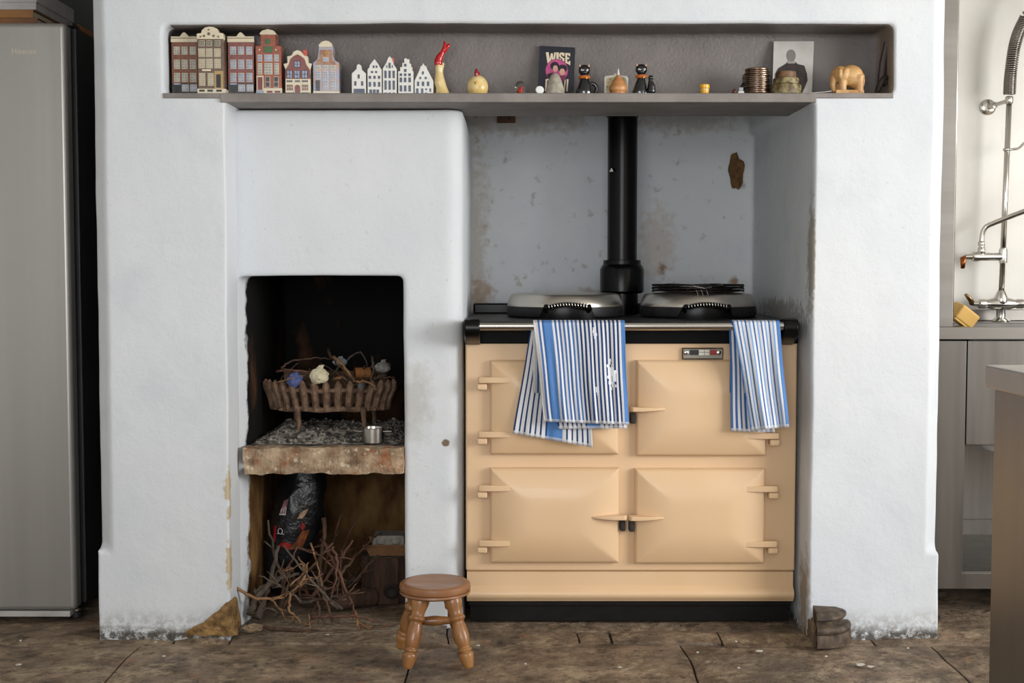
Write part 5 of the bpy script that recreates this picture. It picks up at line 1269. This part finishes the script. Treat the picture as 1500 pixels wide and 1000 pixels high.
# ------------------------------------------------------------------ twigs
BARK = [M('twig_bark_%s' % n, a, b, 50, .85, 0, .6, 120, .002, stretch=(1, 1, .3)) for n, a, b in (('brown', '#5c4331', '#3c2a1e'), ('red', '#664433', '#472d22'), ('grey', '#5e5144', '#3d342b'), ('tan', '#94704c', '#6e4e34'))]
GT = 'twigs heaped in the log hole'; GF = 'twigs in the fire basket'
def twig(pts, r, label, group=None, k=0, forks=2, seed=0, name='twig'):
    rr = random.Random(seed); c = [Vector(p) for p in pts]; path = bez(c, 5); n = len(path)
    o = thing(name, label, 'twig', c[0], 0, group); O = c[0]
    for i in range(1, n - 1): path[i] += Vector((rr.uniform(-1, 1), rr.uniform(-1, 1), rr.uniform(-1, 1))) * min(.004, r * .8)
    bm = BM(); tube(bm, [p - O for p in path], [r * (1 - .55 * i / (n - 1)) for i in range(n)], 7); obj('stem', bm, BARK[k], o, smooth='all')
    for f in range(forks):
        i = rr.randrange(n // 4, n - 2); d = (path[i + 1] - path[i]).normalized(); side = Vector((rr.uniform(-1, 1), rr.uniform(-.6, .3), rr.uniform(-.6, 1))).normalized()
        L = rr.uniform(.03, .075); e = path[i] + (d * .6 + side * .7) * L; m_ = path[i].lerp(e, .5) + Vector((rr.uniform(-1, 1), 0, rr.uniform(-1, 1))) * .006
        e.z = max(e.z, .006); m_.z = max(m_.z, .006)
        e.x = min(max(e.x, FX0 + .012 if e.y > .15 else RL + .012), FX1 - .012) if e.z < .5 else min(max(e.x, FX0 + .012), FX1 - .012)
        bm = BM(); tube(bm, [path[i] - O, m_ - O, e - O], [r * .55, r * .45, r * .25], 6); obj('side_shoot', bm, BARK[k], o, smooth='all')
    return o
def px(*a): return [W(x, y, Y) for x, y, Y in a]
LT = 'brown dry twig in the tangled heap in the log hole'
# those one can follow in the photograph
named = [
    ('long pale curved twig poking out past the log hole jamb', px((346, 861, .10), (370, 874, .12), (400, 878, .14), (420, 871, .16), (440, 857, .18), (455, 845, .2)), .0052, 3, 2),
    ('straight reddish twig lying across the front of the log hole', px((455, 905, .12), (490, 902, .12), (525, 903, .11), (559, 911, .11)), .006, 1, 1),
    ('long dark twig lying along the floor at the log hole mouth', px((362, 914, .06), (420, 922, .05), (480, 925, .05), (540, 921, .08), (585, 913, .10)), .0065, 0, 0),
    ('pale forked twig standing at the front of the heap', px((424, 868, .14), (424, 890, .13), (435, 905, .12), (447, 917, .11)), .0045, 3, 3),
    ('long twig slanting across the heap towards the egg tray', px((497, 842, .22), (520, 815, .28), (545, 790, .35), (558, 780, .4)), .0055, 0, 1),
    ('long twig leaning from the heap down to the right', px((470, 790, .3), (490, 825, .22), (508, 870, .17), (525, 908, .13)), .006, 1, 2),
    ('upright bare twig with a blunt top at the back of the heap', px((474, 758, .34), (474, 790, .33), (470, 830, .3), (474, 880, .27)), .008, 0, 1),
]
for i, (lb, pts, r, k, f) in enumerate(named): twig(pts, r, lb, None, k, f, 100 + i)
rr = random.Random(21)
extra = [px((455, 795, .24), (462, 815, .22), (470, 850, .2), (478, 880, .17)), px((430, 800, .25), (470, 815, .22), (505, 850, .2)), px((500, 805, .25), (498, 840, .22), (492, 876, .19)), px((487, 800, .22), (494, 830, .2), (485, 878, .17)),
         px((440, 860, .15), (448, 835, .17), (437, 815, .2)), px((425, 858, .14), (445, 838, .15), (440, 826, .16), (425, 838, .17)), px((480, 862, .15), (466, 860, .15), (468, 875, .14)),
         px((400, 880, .14), (412, 895, .13), (420, 910, .12)), px((465, 880, .13), (468, 900, .12), (466, 912, .12)), px((474, 870, .14), (482, 895, .13), (490, 918, .12)), px((520, 895, .14), (525, 915, .1), (526, 924, .07)), px((452, 900, .12), (454, 918, .1), (452, 930, .07))]
def kind(r, k):
    return ('thin' if r < .0046 else 'stout') + ' ' + ('brown', 'reddish-brown', 'grey', 'pale tan')[k] + ' dry twig in the tangled heap in the log hole'
for i, pts in enumerate(extra):
    r, k = rr.uniform(.003, .0055), rr.choice((0, 1, 3)); twig(pts, r, kind(r, k), GT, k, 2, 300 + i)
for i in range(44):
    x0 = rr.uniform(FX0 + .05, FX0 + .30); y0 = rr.uniform(.16, .5); z0 = rr.uniform(.012, .06)
    a = rr.uniform(-1.2, 1.2); L = rr.uniform(.12, .30); el = rr.uniform(.0, 1.1)
    d = Vector((math.sin(a) * math.cos(el), -.2 * rr.random() * math.cos(el), abs(math.sin(el))))
    e = Vector((x0, y0, z0)) + d * L; e.x = min(max(e.x, FX0 + .03), FX1 - .03); e.y = min(max(e.y, .13), .6)
    m_ = Vector((x0, y0, z0)).lerp(e, .5) + Vector((rr.uniform(-1, 1), rr.uniform(-1, 1), rr.uniform(-.2, 1))) * .02
    r, k = rr.uniform(.0032, .0068), rr.choice((0, 0, 1, 2)); twig([(x0, y0, z0), m_, e], r, kind(r, k), GT, k, 2, 500 + i)
for i in range(16):
    a = W(rr.uniform(400, 560), rr.uniform(556, 575), rr.uniform(.36, .48)); b_ = W(rr.uniform(410, 572), rr.uniform(528, 560), rr.uniform(.34, .48)); m_ = a.lerp(b_, .5) + Vector((rr.uniform(-1, 1), 0, rr.uniform(0, 1))) * .015
    twig([a, m_, b_], rr.uniform(.003, .006), 'dark twig packed inside the fire basket behind the papers', 'twigs packed in the fire basket', rr.choice((0, 2)), 0, 1200 + i)
# thicker branches on the left
GB = 'thick grey branches at the left of the heap'
for i, pts in enumerate((px((366, 900, .16), (380, 870, .17), (410, 848, .2), (438, 840, .24)), px((372, 868, .18), (400, 850, .19), (430, 843, .2)), px((377, 905, .16), (384, 882, .18), (396, 850, .24), (408, 800, .3)))):
    twig(pts, (.011, .009, .013)[i], 'thick grey branch among the thinner twigs by the left cheek', GB, 2, 1, 700 + i, 'branch')
# in the basket
LF = 'thin brown twig laid over the fire basket'
for i, pts in enumerate((px((405, 544, .33), (430, 542, .31), (450, 543, .32), (462, 545, .34)), px((406, 560, .32), (425, 554, .31), (448, 550, .33)), px((412, 538, .36), (430, 528, .37), (460, 524, .38), (485, 525, .40)),
                         px((481, 511, .42), (490, 528, .36), (508, 548, .32), (522, 557, .3)), px((488, 522, .36), (505, 538, .33), (520, 556, .31), (540, 560, .3), (552, 570, .295)), px((545, 522, .42), (546, 540, .38), (543, 560, .34)),
                         px((490, 556, .33), (500, 552, .32), (508, 556, .33)), px((486, 548, .43), (510, 526, .46), (528, 516, .47), (540, 540, .47)), px((545, 555, .4), (565, 552, .4), (578, 553, .4)), px((450, 565, .36), (480, 558, .38), (520, 560, .4)), px((420, 570, .38), (470, 548, .42), (500, 545, .44)), px((520, 565, .36), (545, 545, .4), (572, 560, .42)))):
    twig(pts, (.0042, .003, .0035, .0045, .0055, .005, .006, .004, .004, .005, .004, .004)[i], LF, GF, (1, 3, 0, 0, 3, 2, 3, 2, 0, 0, 0, 0)[i], 0, 900 + i)

# ------------------------------------------------------------------ other things stored in the log hole
bx, by = W(428, 760, .34).x, .36
bag = thing('coal_sack', 'crumpled black plastic fuel sack with red trim behind the twigs', 'sack', (bx, by, .012))
def sackm(seed, c, r):
    bm = BM(); blob(bm, c, r, 4, 0, 1, mtx=Matrix.Rotation(.25, 4, 'Y'))
    for v in bm.verts: v.co += noise.noise_vector(v.co * 16 + Vector((seed, 0, 0))) * .012 + noise.noise_vector(v.co * 45) * .006; v.co.z = max(v.co.z, .0)
    return bm
SACK = M('black_plastic', '#0c0d0f', '#17181b', 12, .32, 0, .5, 22, .02)
sb = obj('sack_body', sackm(2.0, (0, .03, .25), (.085, .075, .245)), SACK, bag, smooth='all')
from mathutils.bvhtree import BVHTree
sack_tree = BVHTree.FromPolygons([v.co for v in sb.data.vertices], [tuple(p.vertices) for p in sb.data.polygons])
def on_sack(p, off):
    # onto the front of the sack, straight back from p
    h = sack_tree.ray_cast(Vector((p.x, p.y - .3, p.z)), Vector((0, 1, 0)))
    if h[0] is None: h = sack_tree.find_nearest(p)
    return h[0] - Vector((0, off, 0))
def sackp(name, pts, mat, Y):
    bm = BM(); a = [W(x, y, Y) - Vector(bag.location) for x, y in pts]; vs = [bm.verts.new(p) for p in a]; bm.faces.new(vs)
    bmesh.ops.triangulate(bm, faces=bm.faces); bmesh.ops.subdivide_edges(bm, edges=bm.edges, cuts=4, use_grid_fill=True)
    for v in bm.verts: v.co = on_sack(v.co, .003)
    o_ = obj(name, bm, mat, sb)
    md = o_.modifiers.new('t', 'SOLIDIFY'); md.thickness = .001; return o_
YB = .285
sackp('printed_label', [(406, 757), (415, 755), (420, 733), (413, 736)], M('sack_print_pink', '#8f6a6c', '#6a4a50', 40, .4), YB)
sackp('printed_label', [(405.5, 757.5), (415.5, 757), (417, 745), (409, 747)], M('sack_print_white', '#b9b0b0', None, rough=.4), YB - .002)
sackp('torn_flap', [(433, 762), (438, 753), (449, 748), (445, 756), (440, 762)], M('torn_plastic', '#b09878', '#7a5a40', 40, .5), YB)
sackp('red_trim', [(396, 798), (400, 797), (402, 773), (398, 774)], M('sack_red', '#8a1424', None, rough=.35), YB)
sackp('red_trim', [(405, 802), (420, 808), (425, 800), (412, 796)], M('sack_crimson', '#a02018', '#5a100c', 40, .35), YB)
sackp('orange_tatter', [(420, 808), (440, 806), (450, 780), (440, 780), (432, 795)], M('sack_orange', '#8a4a20', '#4a2410', 40, .5), YB + .004)
sackp('red_spot', [(437, 776), (441, 780), (445, 774), (441, 768)], MATS['sack_crimson'], YB)
bm = BM(); a = [W(404 + 3.6 - 3.6 * math.cos(t_), 781 - 4 * math.sin(t_), YB - .004) - Vector(bag.location) for t_ in [i * 2 * PI / 14 for i in range(15)]]; tube(bm, [on_sack(q, .004) for q in a], .0011, 5)
tube(bm, [on_sack(W(403 + i * 2.2, 784.5, YB) - Vector(bag.location), .004) for i in range(6)], .0011, 5); obj('printed_mark', bm, M('print_white', '#b5b5b2', None, rough=.5), sb)
# stump
sx_, sy_ = W(566, 870, .40).x, .42
sm = thing('log_stump', 'short thick log stump with ridged bark and a knot hole', 'log', (sx_ + .003, sy_, .008)); sh = .150
bm = BM(); lathe(bm, [(.082, 0), (.085, .01), (.083, .07), (.086, sh - .012), (.081, sh - .001)], 40)
for v in bm.verts:
    a = math.atan2(v.co.y, v.co.x); r_ = math.hypot(v.co.x, v.co.y); k = 1 + .05 * math.sin(a * 17 + 3 * noise.noise(v.co * 20)) * (r_ > .05) + .06 * noise.noise(Vector((math.cos(a), math.sin(a), 0)) * 1.5); v.co.x *= k; v.co.y *= k
obj('bark', bm, M('log_bark', '#4a3222', '#2c1d14', 30, .9, 0, .9, 60, .008, stretch=(1, 1, .3)), sm, smooth=True)
bm = BM(); lathe(bm, [(.074, sh - .002), (.074, sh + .001), (0, sh + .002)], 32); obj('cut_face', bm, M('cut_wood', '#4c463a', '#38322a', 30, .85, 0, .4, 60), sm, smooth=True)
bm = BM(); lathe(bm, [(.024, 0), (.026, .006), (.018, .012), (.012, .006), (0, .002)], 18, mtx=Matrix.Translation((.02, -.082, .045)) @ Matrix.Rotation(PI / 2, 4, 'X')); obj('knot_hole', bm, M('knot_dark', '#1c130d', None, rough=.8), sm, smooth=True)
p = W(540, 893, .30)
lg = thing('log', 'grey-brown log lying beside the stump', 'log', (p.x - .035, .28, .038), 0)
bm = BM(); tube(bm, [(-.07, -.03, 0), (-.02, 0, .002), (.05, .04, .0)], [.026, .029, .028], 16); obj('bark', bm, MATS['log_bark'], lg, smooth=True)
bm = BM(); along(Vector((-.0695, -.03, 0)), Vector((-.0720, -.031, 0)), [(0, .022), (1, .022)], bm, 14); obj('cut_face', bm, MATS['cut_wood'], lg)
# egg trays on the stump
et = thing('egg_tray', 'brown pulp egg tray on the log stump', 'egg carton', (sx_ + .006, sy_ - .004, .008 + sh + .0025)); ez = .036
bm = BM()
def frustum(bm, x, y, z0, z1, a0, b0, a1, b1):
    lo = [bm.verts.new((x + s1 * a0, y + s2 * b0, z0)) for s1, s2 in ((-1, -1), (1, -1), (1, 1), (-1, 1))]; hi = [bm.verts.new((x + s1 * a1, y + s2 * b1, z1)) for s1, s2 in ((-1, -1), (1, -1), (1, 1), (-1, 1))]
    for i in range(4): bm.faces.new([lo[i], lo[(i + 1) % 4], hi[(i + 1) % 4], hi[i]])
    bm.faces.new(lo[::-1]); return hi
hi = frustum(bm, 0, 0, 0, ez, .056, .05, .072, .064); o_ = obj('tray_shell', bm, M('brown_pulp', '#7f5a3c', '#6b4a30', 40, .9, 0, .4, 90), et); md = o_.modifiers.new('t', 'SOLIDIFY'); md.thickness = .003
bm = BM(); tube(bm, [(s1 * .0735, s2 * .0655, ez) for s1, s2 in ((-1, -1), (1, -1), (1, 1), (-1, 1), (-1, -1))], .003, 6); obj('tray_rim', bm, MATS['brown_pulp'], et)
ec = thing('egg_carton', 'grey pulp egg carton lid resting in the brown egg tray', 'egg carton', (sx_ + .010, sy_ - .004, .008 + sh + .0025 + .010))
PULP = M('grey_pulp', '#8d8880', '#79746c', 40, .9, 0, .4, 90)
bm = BM(); frustum(bm, 0, 0, 0, .052, .052, .044, .050, .042); bmesh.ops.recalc_face_normals(bm, faces=bm.faces); obj('carton_wall', bm, PULP, ec)
bm = BM(); box(bm, -.050, .050, -.042, .042, .050, .054); obj('carton_top', bm, PULP, ec, bevel=.002)
for i in (-1, 1):
    bm = BM(); blob(bm, (i * .024, -.036, .036), (.020, .014, .016), 2, 0); obj('egg_dome', bm, PULP, ec, smooth='all')

# ------------------------------------------------------------------ carved stone base let into the right pier, rubble, flakes
STN = M('carved_stone', '#5a4a3a', '#2e251d', 40, .7, 0, .6, 60, .005)
cb = thing('column_base', 'dark moulded stone column base sticking out of the pier foot', 'stone base', (W(1199, 950, -.12).x + .006, -.022, 0))
R_ = .108; A0, A1 = math.radians(-96), math.radians(-4)
for nm, pr in (('plinth_block', [(0, 0.0009), (R_, 0.0009), (R_ * 1.01, .02), (R_, 0.0353), (R_ * .97, 0.0381), (0, 0.0381)]), ('lower_roll', [(0, 0.0383), (R_ * .95, 0.0383), (R_ * 1.0, 0.0428), (R_ * 1.015, 0.0493), (R_ * .99, 0.0558), (R_ * .93, 0.0595), (0, 0.0595)]),
               ('neck', [(0, 0.0597), (R_ * .82, 0.0597), (R_ * .72, 0.0670), (R_ * .72, 0.0744), (0, 0.0744)]), ('upper_roll', [(0, 0.0746), (R_ * .84, 0.0746), (R_ * .88, 0.0800), (R_ * .87, 0.0865), (R_ * .80, 0.0911), (R_ * .6, 0.0967), (0, 0.0986)])):
    bm = BM(); lathe(bm, pr, 20, a0=A0, a1=A1); bmesh.ops.recalc_face_normals(bm, faces=bm.faces)
    for v in bm.verts: v.co += noise.noise_vector(v.co * 60) * .0015
    obj(nm, bm, STN, cb, smooth=True, auto=40)
bm = BM(); blob(bm, (-.010, -.035, .03), (.008, .05, .036), 3, .4, 2.5, 3.0)
for v in bm.verts: v.co.z = max(v.co.z, .001)
obj('broken_mortar', bm, M('crumbly_mortar', '#7c6a54', '#4a3b2c', 50, .95, 0, .8, 80, .006), cb)
FLK = M('plaster_flake', '#c9c4ba', '#b3ada2', 60, .9)
for i, (x, y, r) in enumerate(((1112, 954, .011), (1078, 940, .004), (1210, 962, .004), (770, 973, .004), (1260, 974, .013), (1275, 977, .009), (908, 978, .006), (1082, 979, .004), (228, 941, .004), (27, 974, .008), (30, 939, .004), (240, 962, .005), (700, 946, .006), (1022, 956, .004), (1234, 945, .004), (1190, 938, .004), (1330, 950, .004), (480, 930, .006))):
    p = WZ(x, y, 0)
    if i == 0 or i == 4: lb, gr = ('broad white plaster flake on the flagstones' if i == 0 else 'smeared white plaster flake before the carved stone base'), None
    else: lb, gr = 'small pale plaster crumb on the flagstones', 'plaster crumbs on the floor'
    bm = BM(); blob(bm, (0, 0, 0), (r, r * .8, .0022), 2, .5, 2, i * 3.1); o_ = obj('plaster_flake', bm, FLK, None, loc=(p.x, p.y, .002)); tag(o_, lb, 'flake', gr)
p = W(385, 914, .07)
rb = obj('rubble_stone', None or (lambda b: (blob(b, (0, 0, 0), (.030, .02, .013), 3, .4, 2, 4.0), b)[1])(BM()), M('pale_rubble', '#a08a70', '#7c6850', 40, .95, 0, .6, 80), None, loc=(W(371, 916, .05).x, .05, .012)); tag(rb, 'pale rubble stone lying at the log hole jamb', 'stone')
